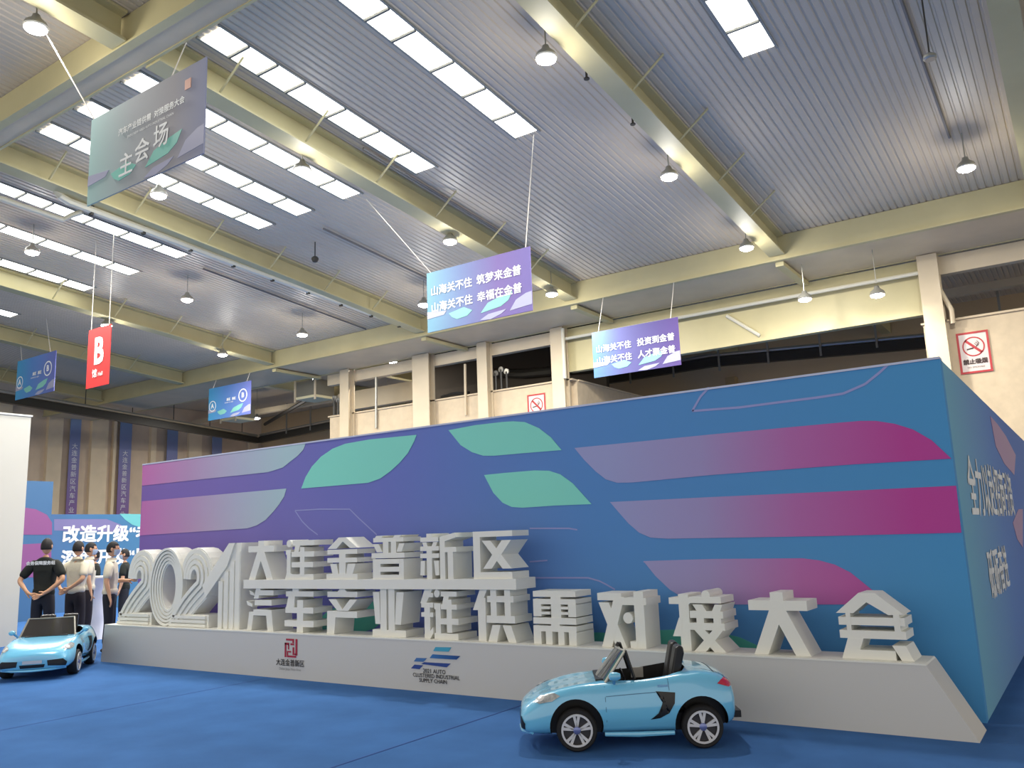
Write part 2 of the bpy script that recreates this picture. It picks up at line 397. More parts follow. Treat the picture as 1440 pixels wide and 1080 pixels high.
# conduit lines on the deck
def conduit(X, ya, yb, lab):
    x = X*K; t = thing('conduit', lab, 'conduit', (x, ya, deck(ya)-.12), 'thin dark conduits under the roof')
    MB().tube([(x, ya, deck(ya)-.07), (x, yb, deck(yb)-.07)], .028, 5).build('tube', mat('conduit grey', rgb(124, 120, 116), .6), t)
conduit(-7.42, 11.4, 19.9, 'thin dark conduit right of the beam behind the main sign')
conduit(-9.75, 13.6, 19.9, 'thin dark conduit between the second and third roof beams from the left sign')
conduit(-12.9, 13.6, 19.9, 'thin dark conduit leading to the hall lamp over the pale pipe')
conduit(-.95, 9.6, 17.3, 'thin dark conduit reaching the hall lamp at the upper right')

# ------------------------------------------------------------------ hall lamps
def make_lamp():
    t = thing('high_bay_lamp', 'x', 'lamp', (0, 0, 0), 'round high-bay hall lamps')
    I = pM((0, 0, 0), (1, 0, 0), (0, 1, 0), (0, 0, 1))
    MB().lathe([(.16, 0), (.18, .02), (.15, .09), (.07, .16), (.05, .22)], I, 20).build('housing', METAL, t, local=True, smooth=True)
    MB().lathe([(.02, -.06), (.10, -.05), (.15, -.02), (.155, 0)], I, 20).build('lens', LENS, t, local=True, smooth=True)
    MB().tube([(0, 0, .2), (0, 0, .8)], .012, 5).build('hanger', METAL, t, local=True)
    ld = bpy.data.lights.new('lamp_light', 'AREA'); ld.shape = 'DISK'; ld.size = .3; ld.energy = LAMP_W; ld.color = (1, .95, .87)
    lo = bpy.data.objects.new('lamp_light', ld); COL.objects.link(lo); lo.parent = t; lo.location = (0, 0, -.09)
    l2 = bpy.data.lights.new('lamp_glow', 'POINT'); l2.energy = LAMP_G; l2.color = (1, .95, .87); l2.shadow_soft_size = .15
    lo = bpy.data.objects.new('lamp_glow', l2); COL.objects.link(lo); lo.parent = t; lo.location = (0, 0, -.25)
    return t
LP = [(50, 40, 'lamp over the far top left corner, its rope passing beside it'), (768, 83, 'lamp left of the long middle roof beam, topmost one'),
      (941, 249, 'lamp beside the middle of the long roof beam, right of the sign'), (1359, 237, 'lamp hanging alone at the upper right'),
      (633, 340, 'lamp just above the middle hanging sign'), (1050, 349, 'lamp at the lower end of the long roof beam'),
      (425, 240, 'lamp shining beside the daylight strip right of the main sign'),
      (223, 275, 'lamp under the bottom edge of the main hanging sign'), (45, 355, 'lamp between the two daylight strips at far left'),
      (263, 422, 'lamp below the long pale pipe'), (150, 458, 'lamp just above the red B banner'), (313, 499, 'lamp right of the red B banner'),
      (425, 471, 'lamp left of the tall column, below the pipe'), (596, 429, 'lamp touching the left edge of the middle hanging sign'),
      (776, 414, 'lamp right of the middle hanging sign')]
proto = None
def lamp_at(x, y, lab, off=.975, top=None, Y=None):
    global proto
    if Y is None:
        d = fw + rt*((x-720)/F) - up*((y-540)/F)
        tt = (10.63-off-CAM.z)/(d.z+SL*d.y); p = CAM+d*tt
    else: p = at(x, y, 'Y', Y)
    if proto is None:
        proto = make_lamp(); proto['label'] = 'white '+lab; proto.location = p; o = proto
    else: o = dup(proto, p, label='white '+lab)
    dz_ = (top or deck(p.y))-p.z
    for k in kids(o):
        if k.name.startswith('hanger'): k.scale = (1, 1, dz_/.8)
    return o
for x, y, lab in LP: lamp_at(x, y, lab)
for x, y, lab, Y in [(1132, 421, 'lamp on the cream fascia, left of its pair by the right column', 20.9), (1234, 415, 'lamp on the cream fascia nearest the right column', 20.9),
                     (552, 509, 'lamp beyond the girder left of the thick column', 23.5), (444, 532, 'lamp right of the grey hanging air box', 23.8),
                     (545, 557, 'lamp low in the opening left of the thick column', 27), (361, 588, 'lamp low beyond the small blue hanging sign', 27)]:
    lo_ = lamp_at(x, y, lab, Y=Y, top=(8.06 if Y < 22 else None))
    if Y < 26:
        for kk in kids(lo_):
            if kk.type == 'LIGHT': kk.data = kk.data.copy(); kk.data.energy *= .25

# small fittings
p = onplane(1308, 84, 9.0); t = thing('unlit_pendant', 'small dark unlit round pendant on the thin conduit at the upper right', 'lamp', p)
I = pM(p, (1, 0, 0), (0, 1, 0), (0, 0, 1))
MB().lathe([(.07, 0), (.09, .02), (.085, .06), (.03, .1)], I, 16).build('shade', METAL, t, smooth=True)
MB().tube([p+Vector((0, 0, .08)), (p.x, p.y, deck(p.y))], .012, 5).build('hanger', DARK, t)
p = onplane(443, 363, 9.95); t = thing('security_camera', 'small dark camera dome under the roof between two beams, left of the middle sign', 'camera', p)
MB().lathe([(.0, -.12), (.06, -.1), (.09, -.04), (.09, .0), (.05, .04)], pM(p, (1, 0, 0), (0, 1, 0), (0, 0, 1)), 14).build('dome', DARK, t, smooth=True)
MB().tube([p, (p.x, p.y, deck(p.y))], .015, 5).build('hanger', DARK, t)
for x, y, lab in [(825, 110, 'dark sprinkler head by the upper part of the long roof beam'), (890, 174, 'dark sprinkler head by the middle part of the long roof beam')]:
    p = onplane(x, y, 10.2); t = thing('fire_sprinkler', lab, 'fire sprinkler', p)
    MB().tube([p, (p.x, p.y, deck(p.y))], .02, 6).build('stem', DARK, t)
    MB().lathe([(.05, -.02), (.05, 0)], pM(p, (1, 0, 0), (0, 1, 0), (0, 0, 1)), 10).build('deflector', DARK, t)
pipe('knee_brace', 'slanted pale brace from the eaves girder right of the right column', [at(1313, 393, 'Y', 22.3), at(1338, 436, 'Y', 22.3), at(1340, 455, 'Y', 22.3)], .06, CREAM2, 'brace')

# ------------------------------------------------------------------ hanging banners
SG = [(0, rgb(112, 156, 176)), (.35, rgb(112, 128, 168)), (.7, rgb(120, 104, 158)), (1, rgb(114, 104, 160))]
def banner_mat(x0, w_, key, stops):
    return grad('banner print '+key, stops, 'X', x0, x0+w_)
def leaf(pts, M, m, t, nm='printed_leaf', d=.004):
    return MB().prism(pts, M, d).build(nm, m, t)
def hang_sign(key, a, b, lowy, W, lab, rows, stops, ropes, kind='slogan'):
    """a,b: photograph corners of the upper edge; the sign gets width W and its own depth"""
    A, B_ = at(*a, 'Y', 10)-CAM, at(*b, 'Y', 10)-CAM
    k = W/(B_.x-A.x); Y = 10*k; x0 = A.x*k; zt = (A.z+B_.z)/2*k+H
    L = at(*lowy, 'Y', Y); h = zt-L.z
    t = thing('hanging_sign', lab, 'sign', (x0+W/2, Y, zt-h), None)
    MB().box(x0, x0+W, Y, Y+.02, zt-h, zt).build('panel', banner_mat(x0, W, key, stops), t)
    M = pM((x0, Y-.001, zt-h), (W, 0, 0), (0, 0, h), (0, -.004/.004, 0))
    tl = mat('sign teal', rgb(130, 198, 184), .45); lv = mat('sign lilac', rgb(164, 166, 190), .45)
    if kind != 'plain':
        leaf([(.22, .24), (.37, .29), (.45, .21), (.40, .14), (.30, .12), (.25, .17)], M, tl, t)
        leaf([(.53, .13), (.60, .27), (.72, .33), (.83, .36), (.79, .24), (.72, .17)], M, tl, t)
        leaf([(.52, .02), (.60, .09), (.77, .11), (.72, .05), (.62, .0)], M, lv, t)
        leaf([(.80, .07), (.86, .22), (.95, .29), (1.0, .30), (1.0, .10)], M, lv, t)
        leaf([(0, .34), (.2, .3), (.17, .24), (0, .22)], M, lv, t)
    for (u, v, s, body, al, bo) in rows:
        text('lettering', body, s*h, pM((x0+u*W, Y-.008, zt-h+v*h), (1, 0, 0), (0, 0, 1), (0, -1, 0)), INKW, t, al, bo)
    for (fx, P2) in ropes:
        MB().tube([(x0+fx*W, Y+.01, zt), P2], .009, 5).build('rope', mat('rope', rgb(214, 208, 196), .6), t)
    return t, x0, Y, zt, h
def onflg(x, y, z0=9.86):
    d = fw + rt*((x-720)/F) - up*((y-540)/F); return CAM+d*((z0-CAM.z)/(d.z+SL*d.y))
PALE = [(0, rgb(158, 190, 188)), (.4, rgb(160, 166, 170)), (.75, rgb(160, 158, 162)), (1, rgb(150, 154, 178))]
t1, x1_, Y1_, zt1, h1 = hang_sign('main', (129, 167), (290, 82), (122, 290), 2.5,
    'big pale blue hanging sign for the main venue at upper left', [
    (.36, .25, .27, '主', 'CENTER', .004), (.50, .32, .27, '会', 'CENTER', .004), (.66, .38, .27, '场', 'CENTER', .004),
    (.56, .66, .085, '汽车产业链供需  对接服务大会', 'CENTER', .002), (.56, .57, .04, 'JINPU NEW AREA AUTO INDUSTRIAL CHAIN', 'CENTER', 0)],
    PALE, [(0.02, onflg(62, 42)), (.72, at(262, 60, 'Z', 9.275))])
MB().box(x1_+2.1, x1_+2.22, Y1_-.006, Y1_-.001, zt1-.3, zt1-.17).build('emblem', mat('faded orange', rgb(214, 160, 140), .5), t1)
hang_sign('middle', (600, 384), (745, 347), (601.5, 468), 2.5,
    'blue and purple hanging sign with two white slogan lines in the middle', [
    (.04, .66, .17, '山海关不住', 'LEFT', .004), (.50, .66, .17, '筑梦来金普', 'LEFT', .004),
    (.04, .38, .17, '山海关不住', 'LEFT', .004), (.50, .38, .17, '幸福在金普', 'LEFT', .004)], SG,
    [(.04, onflg(515, 280)), (.96, Vector((-8.05, 12.9, deck(12.9)-.03)))])
hang_sign('right', (832, 466), (953, 448), (833.5, 532), 2.5,
    'purple hanging sign with two slogan lines, right of centre', [
    (.04, .60, .17, '山海关不住', 'LEFT', .004), (.53, .60, .17, '投资到金普', 'LEFT', .004),
    (.04, .34, .17, '山海关不住', 'LEFT', .004), (.53, .34, .17, '人才聚金普', 'LEFT', .004)],
    [(0, rgb(88, 128, 166)), (.35, rgb(98, 100, 152)), (1, rgb(94, 76, 134))], [(.08, Vector((-10.5, 20.07, 8.03))), (.92, Vector((-8.4, 20.07, 8.03)))])
BL = [(0, rgb(76, 158, 204)), (.4, rgb(86, 130, 192)), (1, rgb(104, 112, 178))]
def circ(t, M, u, v, r, asp, ch, s):
    n = 20
    mb = MB(); o_ = [(u+r*math.cos(i*math.tau/n), v+r*asp*math.sin(i*math.tau/n)) for i in range(n)]
    i_ = [(u+.84*r*math.cos(i*math.tau/n), v+.84*r*asp*math.sin(i*math.tau/n)) for i in range(n)]
    for i in range(n): mb.prism([o_[i], o_[(i+1) % n], i_[(i+1) % n], i_[i]], M, .003)
    mb.build('ring', INKW, t)
for key, a, b, lo, lab, ll, rr, rp in [
    ('left', (25, 508), (79, 493), (21, 563), 'small blue hanging sign with ringed letters at the far left', 'A', 'B', [(.85, onflg(65, 448, 10.35)), (.1, onflg(28, 470, 10.35))]),
    ('mid', (294, 545), (353, 537), (292, 592), 'small blue hanging sign with ringed letters right of the red banner', 'A', 'B', [(.1, Vector((-27.5, 20.07, 8.03))), (.9, Vector((-25.5, 20.07, 8.03)))])]:
    t_, x0, Y, zt, h = hang_sign(key, a, b, lo, 2.5, lab, [
        (.1, .43, .2, ll, 'CENTER', .01), (.82, .6, .2, rr, 'CENTER', .01), (.55, .55, .09, '展区   展区', 'CENTER', .004), (.5, .46, .05, 'EXHIBITION AREA', 'CENTER', 0)], BL, rp)
    M = pM((x0, Y-.004, zt-h), (2.5, 0, 0), (0, 0, h), (0, -1, 0))
    circ(t_, M, .1, .43, .085, 2.5/h, '', 1); circ(t_, M, .82, .6, .1, 2.5/h, '', 1)
# red banner
A, B_ = at(125, 465, 'Y', 10)-CAM, at(156, 463, 'Y', 10)-CAM
k = 1.0/(B_.x-A.x); Y = 10*k; x0 = A.x*k; zt = A.z*k+H; h = zt-at(122, 547, 'Y', Y).z
t = thing('red_banner', 'narrow red hanging banner with a big white letter B', 'banner', (x0+.5, Y, zt-h))
MB().box(x0, x0+1, Y, Y+.02, zt-h, zt).build('cloth', mat('red banner', rgb(200, 52, 52), .6), t)
text('lettering', 'B', h*.62, pM((x0+.52, Y-.01, zt-h*.42), (.85, 0, 0), (0, 0, 1), (0, -1, 0)), INKW, t, bold=.03)
text('lettering', '馆', h*.15, pM((x0+.38, Y-.01, zt-h*.78), (1, 0, 0), (0, 0, 1), (0, -1, 0)), INKW, t, bold=.004)
text('lettering', 'Hall', h*.09, pM((x0+.64, Y-.01, zt-h*.80), (1, 0, 0), (0, 0, 1), (0, -1, 0)), INKW, t, bold=.003)
for fx in (.1, .9): MB().tube([(x0+fx, Y+.01, zt), (x0+fx, Y+.01, deck(Y)-.01)], .01, 5).build('rope', mat('rope', rgb(214, 208, 196), .6), t)

# no smoking signs on the half wall
def nosmoke(a, wd, ht, lab):
    P0 = at(*a, 'Y', 22.5); x0, zt = P0.x, P0.z; Y = 22.5
    t = thing('no_smoking_sign', lab, 'sign', (x0+wd/2, Y, zt-ht))
    MB().box(x0, x0+wd, Y-.02, Y, zt-ht, zt).build('board', mat('sign board', rgb(216, 204, 196), .5), t)
    b_ = wd*.07; rm = mat('sign red', rgb(176, 44, 48), .5); m_ = MB()
    m_.box(x0, x0+wd, Y-.03, Y-.02, zt-b_, zt).box(x0, x0+wd, Y-.03, Y-.02, zt-ht, zt-ht+b_).box(x0, x0+b_, Y-.03, Y-.02, zt-ht+b_, zt-b_).box(x0+wd-b_, x0+wd, Y-.03, Y-.02, zt-ht+b_, zt-b_)
    m_.build('border', rm, t)
    cx, cz, R = x0+wd/2, zt-ht*.36, wd*.35; n = 28; M = pM((cx, Y-.02, cz), (1, 0, 0), (0, 0, 1), (0, -1, 0)); rg = MB()
    for i in range(n):
        a0, a1 = i*math.tau/n, (i+1)*math.tau/n
        rg.prism([(R*math.cos(a0), R*math.sin(a0)), (R*math.cos(a1), R*math.sin(a1)), (.88*R*math.cos(a1), .88*R*math.sin(a1)), (.88*R*math.cos(a0), .88*R*math.sin(a0))], M, .008)
    s2 = R*.68; rg.prism([(-s2-.02, s2-.02), (-s2+.02, s2+.02), (s2+.02, -s2+.02), (s2-.02, -s2-.02)], M, .008); rg.build('prohibition_ring', rm, t)
    ck = mat('sign ink', rgb(60, 40, 36), .6)
    MB().prism([(-R*.62, -R*.32), (R*.0, -R*.22), (R*.0, -R*.08), (-R*.62, -R*.18)], M, .006).build('cigarette', ck, t)
    m_ = MB()
    for q in (0, 1, 2): m_.tube([M(R*(.15+.12*q), R*(-.15+.1*q), .006), M(R*(.3+.1*q), R*(.1+.1*q), .006), M(R*(.1+.12*q), R*(.3+.12*q), .006)], .008, 4)
    m_.build('smoke', mat('grey ink', rgb(120, 100, 96), .6), t)
    text('lettering', '禁止吸烟', wd*.19, pM((cx, Y-.028, zt-ht*.73), (1, 0, 0), (0, 0, 1), (0, -1, 0)), ck, t, bold=.006)
    text('lettering', 'NO SMOKING', wd*.085, pM((cx, Y-.028, zt-ht*.86), (1, 0, 0), (0, 0, 1), (0, -1, 0)), mat('grey ink', rgb(120, 100, 96), .6), t)
nosmoke((1344, 470), .68, 1.0, 'red framed no smoking sign on the wall at the upper right')
nosmoke((742, 556), .68, 1.0, 'red framed no smoking sign partly hidden behind the display wall')

# ------------------------------------------------------------------ big display wall
BY, BX0, BX1, BZ = 7.97, -12.79, -.96, 2.975
base_stops = [(0, rgb(124, 98, 170)), (.22, rgb(118, 108, 178)), (.45, rgb(106, 116, 190)), (.7, rgb(86, 136, 198)), (1, rgb(76, 148, 200))]
bw = thing('display_wall', 'long blue and purple printed exhibition wall behind the white letters', 'display wall', ((BX0+BX1)/2, BY+1, 0))
MB().box(BX0, BX1, BY, BY+.12, 0, BZ).build('front_panel', grad('wall print', base_stops, 'X', BX0, BX1), bw)
MB().box(BX1-.12, BX1, BY+.12, 18.2, 0, BZ).build('side_panel', grad('side print', [(0, rgb(118, 176, 196)), (.3, rgb(112, 156, 196)), (.6, rgb(104, 140, 196)), (1, rgb(96, 128, 190))], 'Y', BY, 14), bw)
MB().box(BX0, BX0+.12, BY+.12, 18.2, 0, BZ).build('side_panel', mat('plain purple board', rgb(92, 80, 150), .5), bw)
MB().box(BX0+.12, BX1-.12, 18.08, 18.2, 0, BZ).build('back_panel', mat('plain purple board', rgb(92, 80, 150), .5), bw)
def onwall(pts, m, nm='printed_leaf', d=.004, lvl=0):
    q = [at(x, y, 'Y', BY) for x, y in pts]
    q = [(min(max(p.x, BX0), BX1), min(p.z, BZ)) for p in q]
    return MB().prism(q, pM((0, BY-.001-lvl*.004, 0), (1, 0, 0), (0, 0, 1), (0, -1, 0)), d).build(nm, m, bw)
BANDL = grad('band print left', [(0, rgb(190, 112, 174)), (.35, rgb(174, 140, 182)), (.7, rgb(168, 172, 198)), (1, rgb(166, 194, 204))], 'X', BX0, -9.3)
BANDR = grad('band print right', [(0, rgb(154, 158, 204)), (.35, rgb(158, 146, 194)), (.65, rgb(178, 108, 172)), (1, rgb(186, 70, 152))], 'X', -4.2, -1.3)
onwall([(200, 655), (430, 622), (427, 632), (419, 641), (410, 648), (398, 657.5), (387, 661), (377, 664), (200, 683)], BANDL, 'printed_band')
onwall([(200, 705), (403, 687), (400, 698), (393, 709), (385, 719), (374, 731), (361, 739), (348, 743), (196, 753)], BANDL, 'printed_band')
onwall([(808, 630), (1000, 611), (1180, 594.5), (1210, 592), (1232, 592), (1258, 596), (1284, 604), (1310, 619), (1338, 645), (1200, 653), (1000, 668), (890, 678.5), (868, 679), (852, 674), (838, 663), (822, 647)], BANDR, 'printed_band')
onwall([(858, 706), (1000, 699), (1200, 690), (1345, 683), (1352, 749), (1150, 754), (940, 757.5), (915, 756), (899, 749), (884, 736), (870, 720)], BANDR, 'printed_band')
onwall([(905, 789), (1000, 786), (1128, 785), (1152, 788), (1174, 794), (1196, 805), (1232, 834), (1235, 850), (1000, 850), (965, 843), (942, 829), (922, 810)], BANDR, 'printed_band')
onwall([(586, 611.5), (583, 620), (574, 637), (562, 651), (549, 663), (535, 673), (518, 679), (424, 687), (430, 671), (439, 656), (452, 642), (468, 631), (486, 624), (520, 618)], TEAL)
onwall([(631, 605), (668, 598), (706, 593.5), (722, 592.5), (738, 593.5), (758, 602), (775, 615), (790, 633), (740, 637), (695, 641), (680, 641), (664, 636), (648, 626)], TEAL)
onwall([(681, 668), (710, 665), (752, 661.5), (772, 662), (788, 667), (806, 680), (832, 709), (780, 711), (735, 714), (720, 713), (707, 707), (694, 693)], TEAL)
GRN = mat('green print', rgb(86, 176, 158), .45, spec=.3)
onwall([(436, 893), (446, 873), (462, 859), (482, 850), (530, 845), (556, 846), (546, 868), (526, 884), (500, 892)], GRN)
onwall([(896, 887), (960, 885), (1005, 888), (1040, 896), (1064, 907), (1076, 914), (990, 915), (935, 908), (912, 899)], GRN)
onwall([(745, 905), (760, 893), (800, 888), (860, 890), (885, 903), (860, 912), (790, 912)], GRN)
# thin outlines
def outline(pts, w_=1.1):
    q = [at(x, y, 'Y', BY) for x, y in pts]; m_ = MB()
    for a, b in zip(q[:-1], q[1:]):
        d = (b-a).normalized(); nrm = Vector((-d.z, 0, d.x))*.007*w_
        m_.add([a-nrm+Vector((0, -.003, 0)), b-nrm+Vector((0, -.003, 0)), b+nrm+Vector((0, -.003, 0)), a+nrm+Vector((0, -.003, 0))], [(0, 1, 2, 3)])
    m_.build('printed_outline', OUTL, bw, fix=False)
outline([(997, 545), (985, 558), (973.6, 578), (1040, 573), (1102, 565), (1150, 559), (1186, 553.5), (1217, 540), (1238, 523), (1249, 512.5)], 1.6)
outline([(752, 812.5), (827, 812.5), (843, 817), (853, 822), (865, 829)])
outline([(745, 743), (800, 743), (812, 745)]); outline([(745, 790), (770, 788)])
outline([(415, 718), (425, 733), (435, 743), (447, 752)]); outline([(415, 718), (450, 716), (492, 716), (505, 729), (517, 740), (530, 752)])
outline([(1020, 790), (905, 790)])
MB().box(BX0, BX1, BY-.01, BY+.13, BZ, BZ+.02).build('top_edge', mat('pale edging', rgb(190, 196, 220), .5), bw)
# side lettering and print
SMx = lambda y, z: pM((BX1+.004, y, z), (0, 1, 0), (0, 0, 1), (1, 0, 0))
text('lettering', '全力以赴招商引资', .60, SMx(8.75, 1.87), INKW, bw, 'LEFT', .01, local=False)
text('lettering', '砥砺奋进', .50, SMx(9.45, 1.03), INKW, bw, 'LEFT', .01)
SBAND = mat('rose print', rgb(152, 118, 168), .45)
def sideleaf(pts, m):
    q = [at(x, y, 'X', BX1) for x, y in pts]
    MB().prism([(p.y, p.z) for p in q], pM((BX1+.001, 0, 0), (0, 1, 0), (0, 0, 1), (1, 0, 0)), .003).build('printed_band', m, bw)
sideleaf([(1392, 585), (1402, 596), (1414, 613), (1428, 640), (1426, 668), (1412, 652), (1400, 628)], SBAND)
sideleaf([(1432, 716), (1438, 716), (1438, 770), (1430, 758), (1424, 735)], SBAND)

# ------------------------------------------------------------------ white plinth
PY0, PY1, PZ = 7.262, 7.72, .525
pb = thing('display_plinth', 'long low white plinth with sloping ends under the big letters', 'plinth', (-6.7, 7.5, 0))
MB().prism([(-12.53, 0), (-.938, 0), (-1.235, PZ), (-12.47, PZ)], XZ(PY0), PY1-PY0).build('body', GREYW, pb)
MB().prism([(-12.47, PZ), (-1.235, PZ), (-1.245, PZ+.012), (-12.46, PZ+.012)], XZ(PY0-.004), PY1-PY0).build('top_board', WHITEB, pb)
PF = PY0-.006
seal = lambda u, v: (-8.46+u*.23, .255+v*.218)
m_ = MB(); M0 = pM((0, PF+.004, 0), (1, 0, 0), (0, 0, 1), (0, -1, 0))
for (a, b, c, d) in [(.1, .9, .72, 1), (.6, .78, .72, .9), (.45, .66, .72, .76), (0, 0, .12, .78), (0, .66, .34, .78), (.26, .42, .34, .72), (.84, .12, .98, 1), (.62, .14, .74, .55), (.74, .14, .9, .22), (.18, 0, .9, .1), (.18, .1, .26, .34), (.26, .26, .5, .34)]:
    if a == 0 and b == 0: b = 0
    x0_, x1s = a, c
    p = [seal(x0_, b), seal(x1s, b), seal(x1s, d), seal(x0_, d)]
    m_.prism(p, M0, .004)
m_.build('red_emblem', INKR, pb)
text('lettering', '大连金普新区', .085, pM((-8.36, PF, .185), (1, 0, 0), (0, 0, 1), (0, -1, 0)), INKK, pb, bold=.001)
text('lettering', 'Dalian Jinpu New Area', .042, pM((-8.36, PF, .115), (1, 0, 0), (0, 0, 1), (0, -1, 0)), mat('grey print', rgb(140, 138, 136), .6), pb)
def onpl(pts, m):
    q = [at(x, y, 'Y', PY0) for x, y in pts]
    MB().prism([(p.x, p.z) for p in q], M0, .004).build('blue_emblem', m, pb)
cz = lambda x, y: (520+x/7.2, 880+y/7.2)
LG1 = mat('emblem cyan', rgb(60, 160, 190), .5); LG2 = grad('emblem blue', [(0, rgb(66, 130, 190)), (1, rgb(30, 50, 120))], 'X', -6.3, -5.6)
LG3 = mat('emblem navy', rgb(36, 66, 140), .5); LG4 = mat('emblem mid', rgb(60, 110, 170), .5)
onpl([cz(*p) for p in [(668, 215), (828, 218), (800, 262), (645, 254)]], LG1)
onpl([cz(*p) for p in [(638, 288), (918, 306), (880, 342), (608, 326)]], LG2)
onpl([cz(*p) for p in [(475, 324), (580, 328), (545, 364), (448, 360)]], LG4)
onpl([cz(*p) for p in [(552, 368), (822, 382), (780, 420), (525, 386)]], LG3)
onpl([cz(*p) for p in [(455, 392), (542, 400), (505, 438), (420, 430)]], LG3)
for (x, z, s, b_) in [(-6.08, .215, .062, '2021 AUTO'), (-6.06, .165, .058, 'CLUSTERED INDUSTRIAL'), (-6.1, .115, .058, 'SUPPLY CHAIN')]:
    text('lettering', b_, s, pM((x, PF, z), (1, 0, 0), (0, 0, 1), (0, -1, 0)), INKK, pb, bold=.0005)

